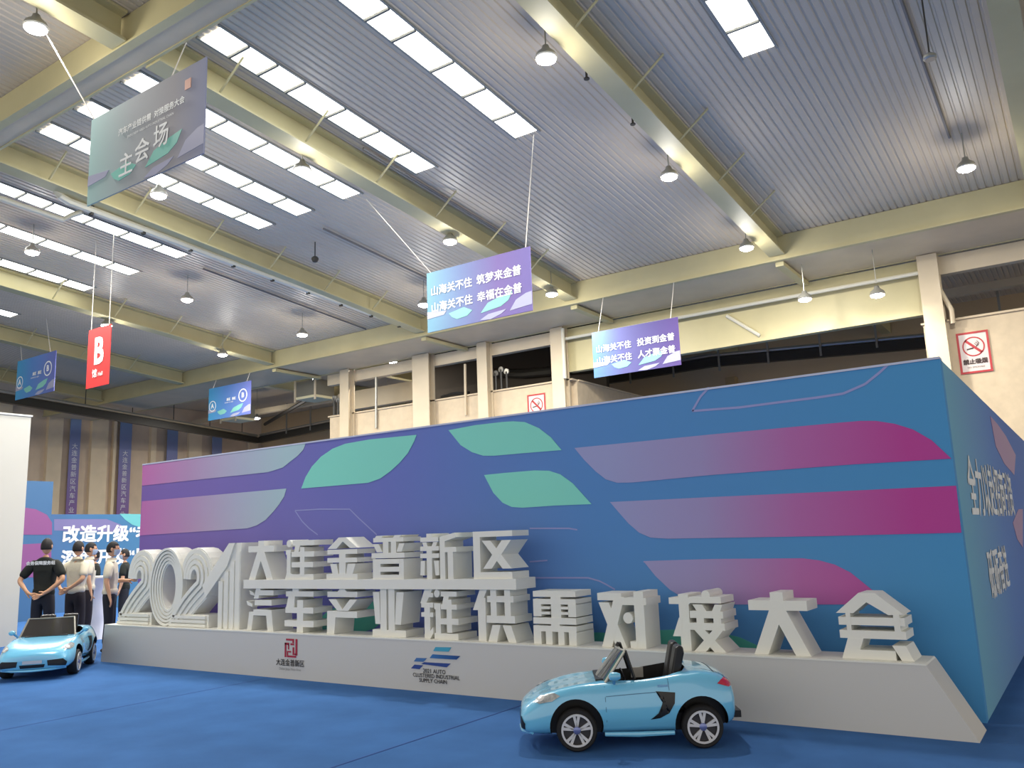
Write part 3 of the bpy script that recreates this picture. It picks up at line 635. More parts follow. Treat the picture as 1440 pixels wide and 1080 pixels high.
# ------------------------------------------------------------------ giant letters
LY, LD = 7.36, .31
def R_(x0, y0, x1, y1): return [(x0, y0), (x1, y0), (x1, y1), (x0, y1)]
def C_(cx, cy, r, n=14): return [(cx+r*math.cos(i*math.tau/n), cy+r*math.sin(i*math.tau/n)) for i in range(n)]
G = {
'大': [R_(39, 66, 61, 100), R_(0, 71, 100, 87), [(36, 72), (61, 72), (28, 0), (4, 0)], [(39, 72), (64, 72), (100, 0), (75, 0)]],
'会': [[(-3, 69), (35, 100), (60, 100), (100, 68), (77, 67), (46, 86), (24, 69)], R_(0, 51, 100, 63), R_(0, 31, 100, 43), R_(12, 42, 19, 72), R_(84, 42, 93, 70),
      [(12, 31), (36, 31), (29, 14), (82, 14), (82, 0), (0, 0)], [(78, 22), (98, 22), (108, 0), (90, 0)]],
'需': [R_(0, 89, 100, 100), R_(42, 50, 65, 90), R_(0, 75, 100, 85), R_(0, 52, 19, 76), R_(82, 52, 100, 76), R_(19, 66, 40, 71), R_(19, 56, 40, 61), R_(66, 66, 83, 71), R_(66, 56, 83, 61),
      R_(0, 38, 100, 50), R_(42, 30, 62, 40), R_(0, 24, 100, 35), R_(0, 0, 18, 25), R_(29, 0, 44, 25), R_(58, 0, 72, 25), R_(83, 0, 100, 25)],
'对': [R_(0, 84, 52, 97), [(2, 80), (24, 80), (58, 0), (36, 0)], [(36, 90), (58, 90), (26, 0), (5, 0)], R_(52, 76, 103, 89), R_(78, 0, 98, 100), R_(66, 0, 80, 12), C_(64, 53, 10)],
'接': [R_(0, 79, 40, 90), R_(19, 0, 38, 96), [(4, 24), (21, 24), (24, 56), (18, 56)], C_(72, 95, 8), R_(40, 81, 100, 92), [(46, 79), (64, 79), (74, 64), (56, 64)], [(80, 64), (88, 79), (102, 79), (96, 64)],
      R_(40, 56, 102, 68), R_(52, 44, 66, 60), R_(84, 44, 98, 60), R_(38, 36, 104, 48), [(46, 37), (66, 37), (104, 0), (82, 0)], [(82, 37), (101, 37), (66, 0), (44, 0)]],
'供': [R_(8, 0, 28, 84), [(14, 100), (33, 100), (12, 60), (-5, 60)], R_(33, 76, 100, 88), R_(42, 44, 57, 100), R_(78, 44, 93, 100), R_(31, 36, 103, 50), [(46, 32), (66, 32), (56, 0), (34, 0)], [(72, 32), (93, 32), (106, 0), (86, 0)]],
'链': [[(10, 100), (32, 100), (14, 72), (-3, 72)], R_(8, 84, 34, 93), R_(0, 63, 34, 73), R_(0, 44, 34, 53), R_(9, 0, 25, 70), [(9, 0), (25, 0), (34, 12), (34, 24)], C_(46, 92, 8), R_(38, 60, 56, 72), R_(42, 8, 56, 66), R_(38, 0, 104, 12),
      R_(58, 86, 102, 96), [(66, 86), (80, 86), (74, 66), (60, 66)], R_(58, 60, 102, 70), R_(74, 14, 88, 80), R_(56, 30, 106, 42)],
'业': [R_(0, 0, 102, 14), R_(25, 10, 44, 100), R_(50, 10, 69, 100), [(2, 94), (22, 94), (25, 26), (10, 26)], [(76, 94), (98, 94), (88, 26), (70, 26)]],
'产': [R_(0, 82, 100, 94), [(32, 92), (42, 100), (58, 100), (68, 92)], [(4, 77), (30, 77), (54, 52), (34, 52)], [(76, 77), (100, 77), (70, 52), (48, 52)], R_(0, 37, 100, 51), [(0, 40), (29, 40), (24, 0), (0, 0)]],
'车': [R_(24, 92, 46, 100), R_(0, 82, 100, 94), [(10, 84), (33, 84), (30, 50), (-1, 50)], R_(-1, 44, 100, 57), R_(42, 0, 64, 74), R_(-3, 13, 102, 27)],
'汽': [[(6, 96), (24, 90), (28, 82), (10, 86)], [(-4, 70), (18, 64), (20, 56), (0, 60)], [(0, 0), (18, 0), (26, 44), (8, 44)], R_(36, 84, 102, 96), [(34, 100), (52, 100), (44, 76), (26, 76)], R_(30, 60, 96, 73), R_(26, 36, 94, 50), [(74, 50), (96, 50), (104, 0), (82, 0)]],
'连': [C_(9, 90, 9), R_(-2, 62, 16, 74), R_(2, 8, 16, 66), [(-4, 0), (100, 0), (100, 13), (22, 13), (4, 22)], R_(24, 84, 102, 97), [(34, 86), (52, 86), (44, 62), (28, 62)], R_(20, 56, 102, 69), R_(52, 10, 68, 80), R_(22, 30, 100, 43)],
'金': [[(0, 73), (38, 100), (62, 100), (102, 74), (76, 74), (52, 90), (30, 73)], R_(0, 60, 100, 71), R_(40, 10, 62, 64), R_(0, 40, 100, 51), [(10, 37), (32, 37), (38, 12), (18, 12)], [(70, 37), (96, 37), (86, 12), (64, 12)], R_(-2, 0, 102, 13)],
'普': [R_(4, 85, 98, 95), [(8, 94), (28, 94), (36, 100), (14, 100)], [(66, 94), (86, 94), (92, 100), (72, 100)], R_(35, 58, 52, 88), R_(60, 58, 76, 88), [(4, 81), (22, 81), (34, 62), (16, 62)], [(86, 81), (102, 81), (94, 62), (78, 62)],
      R_(0, 48, 102, 60), R_(4, 0, 28, 46), R_(86, 0, 100, 46), R_(26, 0, 88, 10), R_(26, 17, 88, 28), R_(26, 35, 88, 46)],
'新': [R_(18, 90, 34, 100), R_(0, 82, 52, 92), [(6, 81), (18, 81), (22, 70), (10, 70)], [(32, 70), (38, 81), (50, 81), (44, 70)], R_(0, 62, 54, 72), R_(0, 46, 54, 56), R_(19, 0, 34, 66), [(2, 40), (14, 40), (12, 8), (0, 8)], [(40, 40), (54, 40), (54, 8), (44, 8)],
      [(58, 84), (58, 92), (100, 100), (104, 90), (72, 82)], R_(58, 0, 72, 90), R_(68, 58, 104, 69), R_(80, 0, 95, 62)],
'区': [R_(0, 0, 18, 100), R_(0, 88, 103, 100), R_(0, 0, 100, 14), [(24, 80), (46, 80), (100, 21), (76, 21)], [(76, 80), (100, 80), (48, 21), (26, 21)]],
}
def giant(ch, x0, z0, wd, ht, lab, group):
    o_ = MB()
    for i, p in enumerate(G[ch]): o_.prism([(x0+u*wd/100, z0+v*ht/100) for u, v in p], XZ(LY-.0012*i), LD+.0024*i)
    return tag(o_.build('giant_character', WHITEB), lab, 'letter', group)
ZB = PZ+.013
bot = '汽车产业链供需对接大会'
bl = ['leftmost character of the lower row, beside the numeral 1', 'second character of the lower row from the numerals', 'third character of the lower row, above the red emblem side', 'fourth character of the lower row, on a wide foot bar',
      'fifth character of the lower row, many short strokes', 'sixth character of the lower row, under the shelf end', 'box-like character right after the shelf end', 'cross-shaped character behind the car windshield',
      'character behind the black car seats', 'open star-like character second from the right end', 'roof-topped character at the right end of the plinth']
for i, ch in enumerate(bot):
    x0 = -9.31+.744*i
    giant(ch, x0, ZB, .5, (.525 if i < 6 else .515), 'big white three-dimensional Chinese character, '+bl[i], 'lower row of big white characters')
SH0, SH1 = 1.066, 1.176
# the shelf that carries the upper row
tag(MB().box(-9.36, -5.03, LY-.03, LY+LD+.03, SH0, SH1).build('shelf_slab', WHITEB), 'long white slab carrying the upper row of characters', 'shelf')
for i, ch in enumerate('大连金普新区'):
    giant(ch, -9.31+.744*i, SH1, .5, .495, 'big white three-dimensional Chinese character, ' + ['first of the upper row', 'second of the upper row', 'third of the upper row, with a peaked roof', 'fourth of the upper row',
        'fifth of the upper row', 'last of the upper row, a box around a cross'][i], 'upper row of big white characters')
# numerals with stepped bands
def ribbon(o_, path, off0, off1, y0, y1):
    """path 2D; strip between two normal offsets, extruded y0..y1"""
    n = len(path); A = []; B2 = []
    for i in range(n):
        a = path[max(i-1, 0)]; b = path[min(i+1, n-1)]
        dx, dz_ = b[0]-a[0], b[1]-a[1]; L = math.hypot(dx, dz_); nx, nz = -dz_/L, dx/L
        A.append((path[i][0]+nx*off0, path[i][1]+nz*off0)); B2.append((path[i][0]+nx*off1, path[i][1]+nz*off1))
    for i in range(n-1):
        q = [A[i], A[i+1], B2[i+1], B2[i]]
        o_.hexa([(q[k][0], y0, q[k][1]) for k in range(4)], [(q[k][0], y1, q[k][1]) for k in range(4)])
num = thing('numeral_sculpture', 'white three-dimensional numerals 2021 with stepped bands at the left of the plinth', 'numerals', (-10.9, 7.5, ZB))
nH = 1.09
def two(x0, wd, y0):
    o_ = MB(); W2 = .30
    r = wd*.5-W2/2+.02; cx = x0+wd*.56; cz_ = ZB+nH-.02-W2/2-r*.98
    path = []
    for i in range(15):
        a = math.radians(186-i*(186+38)/14); path.append((cx+r*.86*math.cos(a), cz_+r*math.sin(a)))
    ex, ez = path[-1]; fx, fz = x0+.06, ZB+.06
    for k in range(1, 9):
        t_ = k/8; path.append((ex+(fx-ex)*t_-.05*math.sin(math.pi*t_), ez+(fz-ez)*t_))
    ribbon(o_, path, -W2/2, W2/2, y0+.045, y0+LD)
    for k in range(4):
        a0 = -W2/2+k*W2/4; ribbon(o_, path, a0+.004, a0+W2/4-.018, y0+.012*k, y0+.06)
    o_.box(x0-.12, x0+wd-.02, y0+.03, y0+LD, ZB, ZB+.17)
    for k in range(3): o_.box(x0-.12+.02*k, x0+wd-.06, y0, y0+.04, ZB+.005+k*.055, ZB+.045+k*.055)
    return o_
two(-12.2, .74, LY).build('numeral', WHITEB, num)
o_ = MB(); cx, cz_, rx, rz_ = -11.12, ZB+nH/2, .40, nH/2
pth = lambda s: [(cx+(rx-s)*math.cos(i*math.tau/48), cz_+(rz_-s)*math.sin(i*math.tau/48)) for i in range(49)]
def ring(o_, s0, s1, y0, y1):
    a, b = pth(s0), pth(s1)
    for i in range(48):
        q = [a[i], a[i+1], b[i+1], b[i]]; o_.hexa([(p[0], y0, p[1]) for p in q], [(p[0], y1, p[1]) for p in q])
ring(o_, 0, .235, LY+.06, LY+LD)
for k in range(5): ring(o_, k*.047+.002, k*.047+.035, LY+.01*k, LY+.08)
o_.build('numeral', WHITEB, num)
two(-10.88, .76, LY-.012).build('numeral', WHITEB, num)
o_ = MB()
o_.prism([(-9.93, ZB), (-9.5, ZB), (-9.5, ZB+nH+.03), (-9.72, ZB+nH+.03), (-9.93, ZB+.66)], XZ(LY+.03), LD-.03)
o_.prism([(-9.72, ZB+nH+.03), (-9.60, ZB+nH+.03), (-9.75, ZB+.82), (-10.2, ZB+.40), (-10.28, ZB+.56)], XZ(LY), LD-.02)
for k in range(4): o_.box(-9.93+k*.108+.008, -9.93+(k+1)*.108-.014, LY+.008*k, LY+.06, ZB, ZB+.62+.13*k)
o_.build('numeral', WHITEB, num)

# ------------------------------------------------------------------ left side booths
wp = thing('booth_wall', 'plain white booth wall cut by the left edge of the photo', 'booth wall', (-16.5, 5, 0))
MB().box(-16.75, -16.47, 1.0, 7.93, 0, 4.18).build('panel', mat('booth white', rgb(200, 199, 190), .6), wp)
MB().box(-16.77, -16.45, .98, 7.95, 4.18, 4.21).build('top_cap', WHITEB, wp)
SP = [(0, rgb(60, 128, 188)), (.45, rgb(58, 120, 186)), (.5, rgb(60, 124, 190)), (1, rgb(60, 124, 190))]
bp = thing('booth_wall', 'tall blue and magenta printed booth wall behind the man in black', 'booth wall', (-22.1, 9, 0))
MB().box(-22.2, -22, 5, 11.25, 0, 3.43).build('panel', mat('booth blue', rgb(62, 104, 144), .5), bp)
MAG = mat('magenta print', rgb(136, 78, 130), .5)
Mx = lambda X: pM((X+.002, 0, 0), (0, 1, 0), (0, 0, 1), (1, 0, 0))
def onX(pts, X, m, par, nm='printed_band', d=.003):
    q = [at(x, y, 'X', X) for x, y in pts]; MB().prism([(p.y, p.z) for p in q], Mx(X), d).build(nm, m, par)
onX([(20, 712), (50, 716), (66, 724), (73, 735), (73, 752), (20, 752)], -22, MAG, bp)
onX([(20, 766), (60, 764), (72, 772), (72, 800), (60, 812), (20, 812)], -22, MAG, bp)
bt = thing('booth_wall', 'lower blue printed booth wall with white slogan behind the people', 'booth wall', (-24.1, 14, 0))
MB().box(-24.2, -24, 11.3, 19, 0, 2.69).build('panel', grad('slogan print', [(0, rgb(76, 108, 150)), (.5, rgb(66, 112, 150)), (1, rgb(72, 120, 156))], 'Y', 12, 15.4), bt)
onX([(76, 730), (150, 730), (170, 738), (180, 748), (76, 746)], -24, mat('lilac print', rgb(118, 112, 156), .5), bt)
onX([(168, 722.5), (199, 723), (199, 742), (186, 738), (176, 731)], -24, mat('booth teal', rgb(100, 178, 180), .5), bt)
q1 = at(87, 753, 'X', -24)
text('lettering', '改造升级“老字号”', .50, pM((-23.99, q1.y, 2.10), (0, 1, 0), (0, 0, 1), (1, 0, 0)), INKW, bt, 'LEFT', .014)
text('lettering', '深度开发“原字号”', .50, pM((-23.99, q1.y, 1.42), (0, 1, 0), (0, 0, 1), (1, 0, 0)), INKW, bt, 'LEFT', .014)
# vertical banners on the far left wall
VB = grad('long banner print', [(0, rgb(140, 108, 162)), (.4, rgb(142, 132, 180)), (1, rgb(132, 160, 196))], 'Z', 3.4, 8.4)
for j, (ya, yb, z0, z1, lab) in enumerate([(21.62, 22.15, 3.0, 8.5, 'leftmost long blue and purple banner on the end wall'), (24.2, 24.85, 3.0, 8.3, 'second long banner on the end wall, right of the tan pilaster'),
                                  (26.9, 27.55, 3.0, 8.0, 'third long banner on the end wall, above the display wall corner'), (29.75, 30.4, 3.0, 7.9, 'rightmost long banner on the end wall')]):
    t = thing('wall_banner', lab, 'banner', (-40.95, (ya+yb)/2, z0), 'long vertical banners on the end wall')
    MB().box(-41.0, -40.97, ya, yb, z0, z1).build('cloth', VB, t)
    MB().box(-41.02, -40.94, ya-.03, yb+.03, z1, z1+.06).build('top_bar', METAL, t)
    body = '大连金普新区汽车产业链'
    for q, ch in enumerate(body):
        text('lettering', ch, .3, pM((-40.96, (ya+yb)/2, z1-1.75-q*.345), (0, 1, 0), (0, 0, 1), (1, 0, 0)), INKW, t)

# white covered tables between the people
def cover_table(p, lab, hgt=1.12, r=.3):
    t = thing('covered_table', lab, 'table', p)
    I = pM((0, 0, 0), (1, 0, 0), (0, 1, 0), (0, 0, 1))
    MB().lathe([(r*1.15, 0), (r*.95, hgt*.15), (r*.6, hgt*.55), (r*.8, hgt*.9), (r, hgt)], I, 18).build('cloth', mat('white cloth', rgb(222, 224, 232), .8, bump=.3, bscale=20), t, local=True, smooth=True)
    MB().lathe([(r*1.02, hgt), (r*1.02, hgt+.03)], I, 24).build('tabletop', WHITEB, t, local=True)
_q = CAM+(fw+rt*((138-720)/F)-up*((815-540)/F))*16.2
cover_table(Vector((_q.x, _q.y, 0)), 'white cloth covered standing table between two men')

# ------------------------------------------------------------------ ride-on cars
PAINT = mat('light blue car paint', rgb(112, 190, 226), .22, coat=1.0, spec=.5)
GLASS = mat('smoked windshield', rgb(40, 38, 36), .08, spec=.8, coat=1)
CB = mat('car black', rgb(16, 15, 15), .4)
LAMPG = mat('headlight glass', rgb(176, 180, 180), .15, metal=.3, noise=.35, nscale=30)
TAIL = mat('tail light red', rgb(190, 30, 62), .15, coat=1)
def evald(o):
    dg = bpy.context.evaluated_depsgraph_get(); dg.update()
    return bpy.data.meshes.new_from_object(o.evaluated_get(dg), depsgraph=dg)

def make_car(label):
    t = thing('ride_on_car', label, 'toy car', (0, 0, 0))
    # stations: x, z bottom, half width bottom, half width max, z of max, shoulder half width, shoulder z, top half width, top z
    ST = [(.895, .17, .20, .25, .22, .20, .275, .10, .285),
          (.872, .125, .26, .315, .21, .27, .30, .15, .32),
          (.79, .105, .29, .345, .22, .305, .365, .18, .372),
          (.62, .10, .30, .365, .26, .325, .440, .20, .420),
          (.42, .10, .31, .37, .28, .335, .475, .21, .455),
          (.28, .10, .31, .37, .28, .33, .480, .22, .475),
          (.12, .10, .305, .36, .27, .325, .482, .24, .485),
          (-.08, .10, .30, .355, .27, .325, .490, .25, .492),
          (-.28, .10, .31, .37, .28, .335, .520, .25, .520),
          (-.45, .10, .32, .385, .30, .34, .545, .24, .548),
          (-.60, .12, .315, .375, .31, .32, .525, .22, .530),
          (-.72, .15, .29, .345, .31, .28, .475, .18, .480),
          (-.755, .19, .22, .28, .31, .22, .41, .13, .415)]
    vs, fs = [], []; WS = 1.10
    for (x, zb, wb, wm, zm, ws, zs, wt, zt) in ST:
        wb, wm, ws, wt = wb*WS, wm*WS, ws*WS, wt*WS
        half = [(0, zb), (wb*.6, zb), (wb, zb+.01), (wm, zm-.06), (wm, zm+.05), (ws, zs-.03), (ws*.86, zs+.005), (wt*.75, zt+.005), (0, zt+.012)]
        ring = half + [(-y, z) for y, z in half[-2:0:-1]]
        vs += [(x, y, z) for y, z in ring]
    n = 16
    for i in range(len(ST)-1):
        for k in range(n):
            a, b = i*n+k, i*n+(k+1) % n; fs.append((a, b, b+n, a+n))
    fs += [tuple(range(n)), tuple(range((len(ST)-1)*n, len(ST)*n))]
    body = MB().add(vs, fs).build('body', PAINT, t, local=True)
    ss = body.modifiers.new('s', 'SUBSURF'); ss.levels = ss.render_levels = 2
    cut = []
    def cutter(mb):
        c = mb.build('cutter', CB, t, local=True); cut.append(c); mdf = body.modifiers.new('b', 'BOOLEAN'); mdf.object = c; mdf.operation = 'DIFFERENCE'; mdf.solver = 'EXACT'; mdf.material_mode = 'TRANSFER'
    WX = [.465, -.475]; WR = .155
    for wx in WX:
        for sy in (1, -1):
            cutter(MB().lathe([(.202, .22), (.202, .55)], pM((wx, 0, WR+.02), (1, 0, 0), (0, 0, 1), (0, sy, 0)), 36))
    # cockpit opening
    cp = [(x_, y_*1.1) for x_, y_ in [(.25, -.16), (.25, .16), (.18, .245), (.0, .275), (-.25, .272), (-.37, .22), (-.41, .1), (-.41, -.1), (-.37, -.22), (-.25, -.272), (.0, -.275), (.18, -.245)]]
    cutter(MB().prism(cp, pM((0, 0, .24), (1, 0, 0), (0, 1, 0), (0, 0, 1)), .5))
    me = evald(body); body.modifiers.clear(); body.data = me
    for c in cut: bpy.data.objects.remove(c)
    for p in me.polygons: p.use_smooth = True
    try: me.set_sharp_from_angle(angle=math.radians(35))
    except Exception: pass
    bm = bmesh.new(); bm.from_mesh(me); bvh = BVHTree.FromBMesh(bm)
    def decal(nm, poly, m, org, d, off=.003, par=None, cuts=3):
        """poly of 3D points projected along d onto the body"""
        b2 = bmesh.new(); vv = [b2.verts.new(p) for p in poly]; b2.faces.new(vv)
        bmesh.ops.triangulate(b2, faces=b2.faces[:])
        for _ in range(cuts): bmesh.ops.subdivide_edges(b2, edges=b2.edges[:], cuts=1, use_grid_fill=True)
        d = Vector(d).normalized(); dead = []
        for v in b2.verts:
            h, nn, _, _ = bvh.ray_cast(v.co-d*1.0, d)
            if h is not None: v.co = h-d*off
            else: dead.append(v)
        bmesh.ops.delete(b2, geom=dead, context='VERTS')
        me2 = bpy.data.meshes.new(nm); b2.to_mesh(me2); b2.free(); me2.materials.append(m)
        for p in me2.polygons: p.use_smooth = True
        o = bpy.data.objects.new(nm, me2); COL.objects.link(o); o.parent = par or t; return o
    side = lambda pts, sy: [(x, sy*.3, z) for x, z in pts]
    for sy in (1, -1):
        D = (0, -sy, 0)
        decal('side_vent', side([(-.14, .415), (-.285, .405), (-.275, .33), (-.23, .26), (-.16, .225), (-.09, .215), (-.15, .26), (-.185, .33), (-.195, .385)], sy), CB, t, D, .004)
        decal('door_handle', side([(-.16, .445), (-.235, .447), (-.235, .46), (-.16, .458)], sy), mat('deep blue paint', rgb(70, 140, 190), .25, coat=1), t, D, .008, cuts=1)
        for xs, za, zb2 in ((.235, .13, .455), (-.245, .42, .50)):
            decal('door_seam', side([(xs, za), (xs+.004, za), (xs+.008, zb2), (xs+.003, zb2)], sy), mat('seam blue', rgb(56, 112, 150), .4), t, D, .002, cuts=2)
        decal('door_seam', side([(.235, .385), (-.14, .405), (-.14, .41), (.235, .39)], sy), mat('seam blue', rgb(56, 112, 150), .4), t, D, .002, cuts=3)
        dh = (-.42, -sy*.75, -.5); c0 = Vector((.70, sy*.33, .385)); dv = Vector(dh).normalized(); e1 = Vector((.80, sy*-.42, -.34)).normalized(); e2 = dv.cross(e1).normalized()*(-sy)
        hd = decal('headlight', [c0+e1*a_+e2*b_ for a_, b_ in [(-.125, .015), (-.06, .045), (.04, .042), (.09, .01), (.075, -.025), (.0, -.034), (-.08, -.02)]], LAMPG, t, dh, .005)
        h_, n_, _, _ = bvh.ray_cast(c0+e1*.03-dv, dv)
        if h_ is not None: MB().lathe([(.030, -.004), (.030, .006), (.018, .010), (.0, .011)], pM(h_, n_.orthogonal().normalized(), n_.cross(n_.orthogonal().normalized()), n_), 14).build('lens', CHROME, hd, local=True, smooth=True)
        decal('tail_light', side([(-.61, .455), (-.70, .425), (-.745, .43), (-.75, .47), (-.70, .50), (-.64, .475)], sy), TAIL, t, D, .004)
        decal('bonnet_line', [(-.50, sy*.2, 1), (-.50, sy*.205, 1), (-.74, sy*.265, 1), (-.74, sy*.255, 1)], CB, t, (0, 0, -1), .002, cuts=2)
        ci = Vector((.875, sy*.235, .205)); f1 = Vector((-.55, sy*.8, 0))
        decal('air_intake', [ci+f1*a_+Vector((0, 0, b_)) for a_, b_ in [(-.075, -.03), (-.085, .035), (.06, .045), (.11, .0), (.10, -.045)]], CB, t, (-.8, -sy*.55, 0), .004)
        # mirror
        mr = MB().lathe([(.0, -.05), (.028, -.045), (.042, -.02), (.045, .01), (.036, .035), (.0, .045)], pM((.165, sy*.40, .535), (0, .8, 0), (0, 0, .72), (1, 0, 0)), 16).build('side_mirror', PAINT, t, local=True, smooth=True)
        MB().tube([(.165, sy*.33, .475), (.165, sy*.38, .52)], .014, 6).build('mirror_stalk', mat('deep blue paint', rgb(70, 140, 190), .25, coat=1), mr, local=True)
        # sill
        MB().tube([(.255, sy*.36, .115), (.0, sy*.37, .11), (-.265, sy*.37, .115)], [.016, .02, .016], 8).build('sill', PAINT, t, local=True, smooth=True)
    decal('lower_grille', [(1, -.13, .195), (1, .13, .195), (1, .12, .155), (1, -.12, .155)], CB, t, (-1, 0, 0), .004)
    pl_ = decal('number_plate', [(1, -.10, .245), (1, .10, .245), (1, .10, .205), (1, -.10, .205)], mat('plate grey', rgb(188, 196, 204), .4), t, (-1, 0, 0), .008, cuts=2)
    MB().tube([(.80, -.33, .135), (.875, -.20, .125), (.90, 0, .12), (.875, .20, .125), (.80, .33, .135)], .013, 8).build('front_lip', PAINT, t, local=True, smooth=True)
    MB().box(-.79, -.73, -.27, .27, .19, .24).build('rear_bumper', CB, t, local=True)
    decal('rear_line', [(-.60, -.26, 1), (-.60, .26, 1), (-.61, .26, 1), (-.61, -.26, 1)], CB, t, (0, 0, -1), .002, cuts=3)
    # floor pan and interior
    MB().prism([(x*.98, y*.98) for x, y in cp], pM((0, 0, .235), (1, 0, 0), (0, 1, 0), (0, 0, 1)), .02).build('cockpit_floor', CB, t, local=True)
    MB().prism([(.30, .25), (.18, .25), (.13, .44), (.17, .50), (.30, .49)], pM((0, -.23, 0), (1, 0, 0), (0, 0, 1), (0, 1, 0)), .46).build('dashboard', CB, t, local=True)
    rim_ = pM((.07, .12, .475), (0, 1, 0), (.35, 0, .93), (-.93, 0, .35)); nn = 20
    sw = MB(); sw.tube([rim_(.075*math.cos(i*math.tau/nn), .075*math.sin(i*math.tau/nn), 0) for i in range(nn+1)], .010, 6)
    sw.tube([rim_(-.075, 0, 0), rim_(.075, 0, 0)], .009, 5).tube([rim_(0, 0, 0), (.15, .12, .43)], .012, 6)
    sw.build('steering_wheel', CB, t, local=True, smooth=True)
    for sy in (1, -1):
        st = MB()
        st.prism([(-.34, .26), (.02, .26), (.03, .33), (-.30, .34)], pM((0, sy*.13-.11, 0), (1, 0, 0), (0, 0, 1), (0, 1, 0)), .22)
        st.prism([(-.30, .30), (-.24, .30), (-.315, .62), (-.335, .705), (-.36, .72), (-.395, .71), (-.40, .66)], pM((0, sy*.13-.085, 0), (1, 0, 0), (0, 0, 1), (0, 1, 0)), .17)
        so = st.build('seat', CB, t, local=True)
        bv = so.modifiers.new('bv', 'BEVEL'); bv.width = .02; bv.segments = 2
        so.data = evald(so); so.modifiers.clear()
    MB().box(-.12, -.02, -.26, -.245, .42, .50).build('inner_trim', mat('trim silver', rgb(190, 188, 182), .3), t, local=True)
    # windshield: curved dark pane in a slim frame
    wv = []; N = 12
    for i in range(N+1):
        a = -1+2*i/N; y0_, y1_ = .30*a, .25*a
        wv += [(.30-.07*a*a, y0_, .475), (.11-.05*a*a, y1_, .70)]
    wsm = MB(); k2 = len(wv)
    wsm.add(wv+[(x-.006, y, z) for x, y, z in wv], [(2*i, 2*i+2, 2*i+3, 2*i+1) for i in range(N)]+[(k2+2*i, k2+2*i+1, k2+2*i+3, k2+2*i+2) for i in range(N)])
    ws_ = wsm.build('windshield', GLASS, t, local=True, smooth=True, fix=False)
    MB().tube([wv[2*i+1] for i in range(N+1)], .009, 6).build('top_frame', METAL, t, local=True)
    for i in (0, N): MB().tube([wv[2*i], wv[2*i+1]], .011, 6).build('pillar', METAL, t, local=True)
    for i in (0, N): MB().tube([wv[2*i+1], (.0, (1 if i else -1)*.255, .49)], .013, 6).build('rear_strut', CB, t, local=True)
    MB().tube([(.10, 0, .705), (.09, 0, .735)], [.02, .012], 6).build('top_latch', CB, t, local=True)
    # wheels
    w0 = None
    for wx in WX:
        for sy in (1, -1):
            if w0 is None:
                w0 = bpy.data.objects.new('wheel', None); COL.objects.link(w0); w0.parent = t
                A0 = pM((0, 0, 0), (1, 0, 0), (0, 0, 1), (0, 1, 0))
                tp = [(.105, -.05), (.142, -.052), (.152, -.04), (.155, -.015), (.155, .015), (.152, .04), (.142, .052), (.118, .05), (.112, .03), (.112, -.05)]
                MB().lathe(tp, A0, 36).build('tyre', RUBBER, w0, local=True, smooth=True)
                MB().lathe([(.112, .03), (.118, .05), (.112, .055), (.10, .04), (.098, .0), (.0, .0)], A0, 36).build('rim_barrel', mat('dark rim', rgb(52, 50, 52), .4), w0, local=True, smooth=True)
                rg = MB()
                for k in range(36):
                    a0, a1 = k*math.tau/36, (k+1)*math.tau/36
                    rg.prism([(.118*math.cos(a0), .118*math.sin(a0)), (.118*math.cos(a1), .118*math.sin(a1)), (.103*math.cos(a1), .103*math.sin(a1)), (.103*math.cos(a0), .103*math.sin(a0))], pM((0, .045, 0), (1, 0, 0), (0, 0, 1), (0, 1, 0)), .014)
                rg.build('rim_lip', CHROME, w0, local=True)
                for k in range(5):
                    a = math.pi/2+k*math.tau/5; sp = MB()
                    for da in (-.17, .17):
                        c1, s1 = math.cos(a), math.sin(a); c2, s2 = math.cos(a+da), math.sin(a+da); pr = (-s1*.0085, c1*.0085)
                        sp.prism([(.02*c1-pr[0], .02*s1-pr[1]), (.106*c2-pr[0]*1.3, .106*s2-pr[1]*1.3), (.106*c2+pr[0]*1.3, .106*s2+pr[1]*1.3), (.02*c1+pr[0], .02*s1+pr[1])], pM((0, .038, 0), (1, 0, 0), (0, 0, 1), (0, 1, 0)), .014)
                    sp.build('spoke', CHROME, w0, local=True)
                MB().lathe([(.028, .03), (.028, .052), (.02, .058), (0, .058)], A0, 18).build('hub_cap', mat('hub blue grey', rgb(120, 130, 180), .3, metal=.5), w0, local=True, smooth=True)
                o = w0
            else:
                o = dup(w0, parent=t)
            o.location = (wx, sy*.348, WR); o.rotation_euler = (0, 0, 0 if sy > 0 else math.pi)
    for wx in WX: MB().tube([(wx, -.27, WR), (wx, .27, WR)], .018, 8).build('axle', CB, t, local=True)
    bm.free()
    return t
car = make_car('light blue open two-seat ride-on toy car in front of the plinth, side view')
car.location = (-3.255, 6.33, .001)
car.rotation_euler = (0, 0, math.atan2(-.534, -.845))
car2 = dup(car, (-12.34, 6.42, .001), math.radians(-40), 'light blue ride-on toy car facing the viewer at the left edge')

car2.scale = (1.08, 1.15, 1.03)
# ------------------------------------------------------------------ people
SKIN = mat('skin', rgb(206, 158, 124), .55); HAIR = mat('black hair', rgb(24, 20, 20), .7, bump=.4, bscale=80)
BTEE = mat('black t-shirt', rgb(26, 30, 26), .9, bump=.2, bscale=30); BTRO = mat('dark trousers', rgb(26, 28, 38), .85)
DTRO = mat('charcoal trousers', rgb(34, 28, 34), .85); WSH = mat('cream white shirt', rgb(214, 206, 184), .8, bump=.3, bscale=25)
MASK = mat('face mask', rgb(190, 206, 220), .8); SHOE = mat('black shoes', rgb(18, 18, 18), .4)

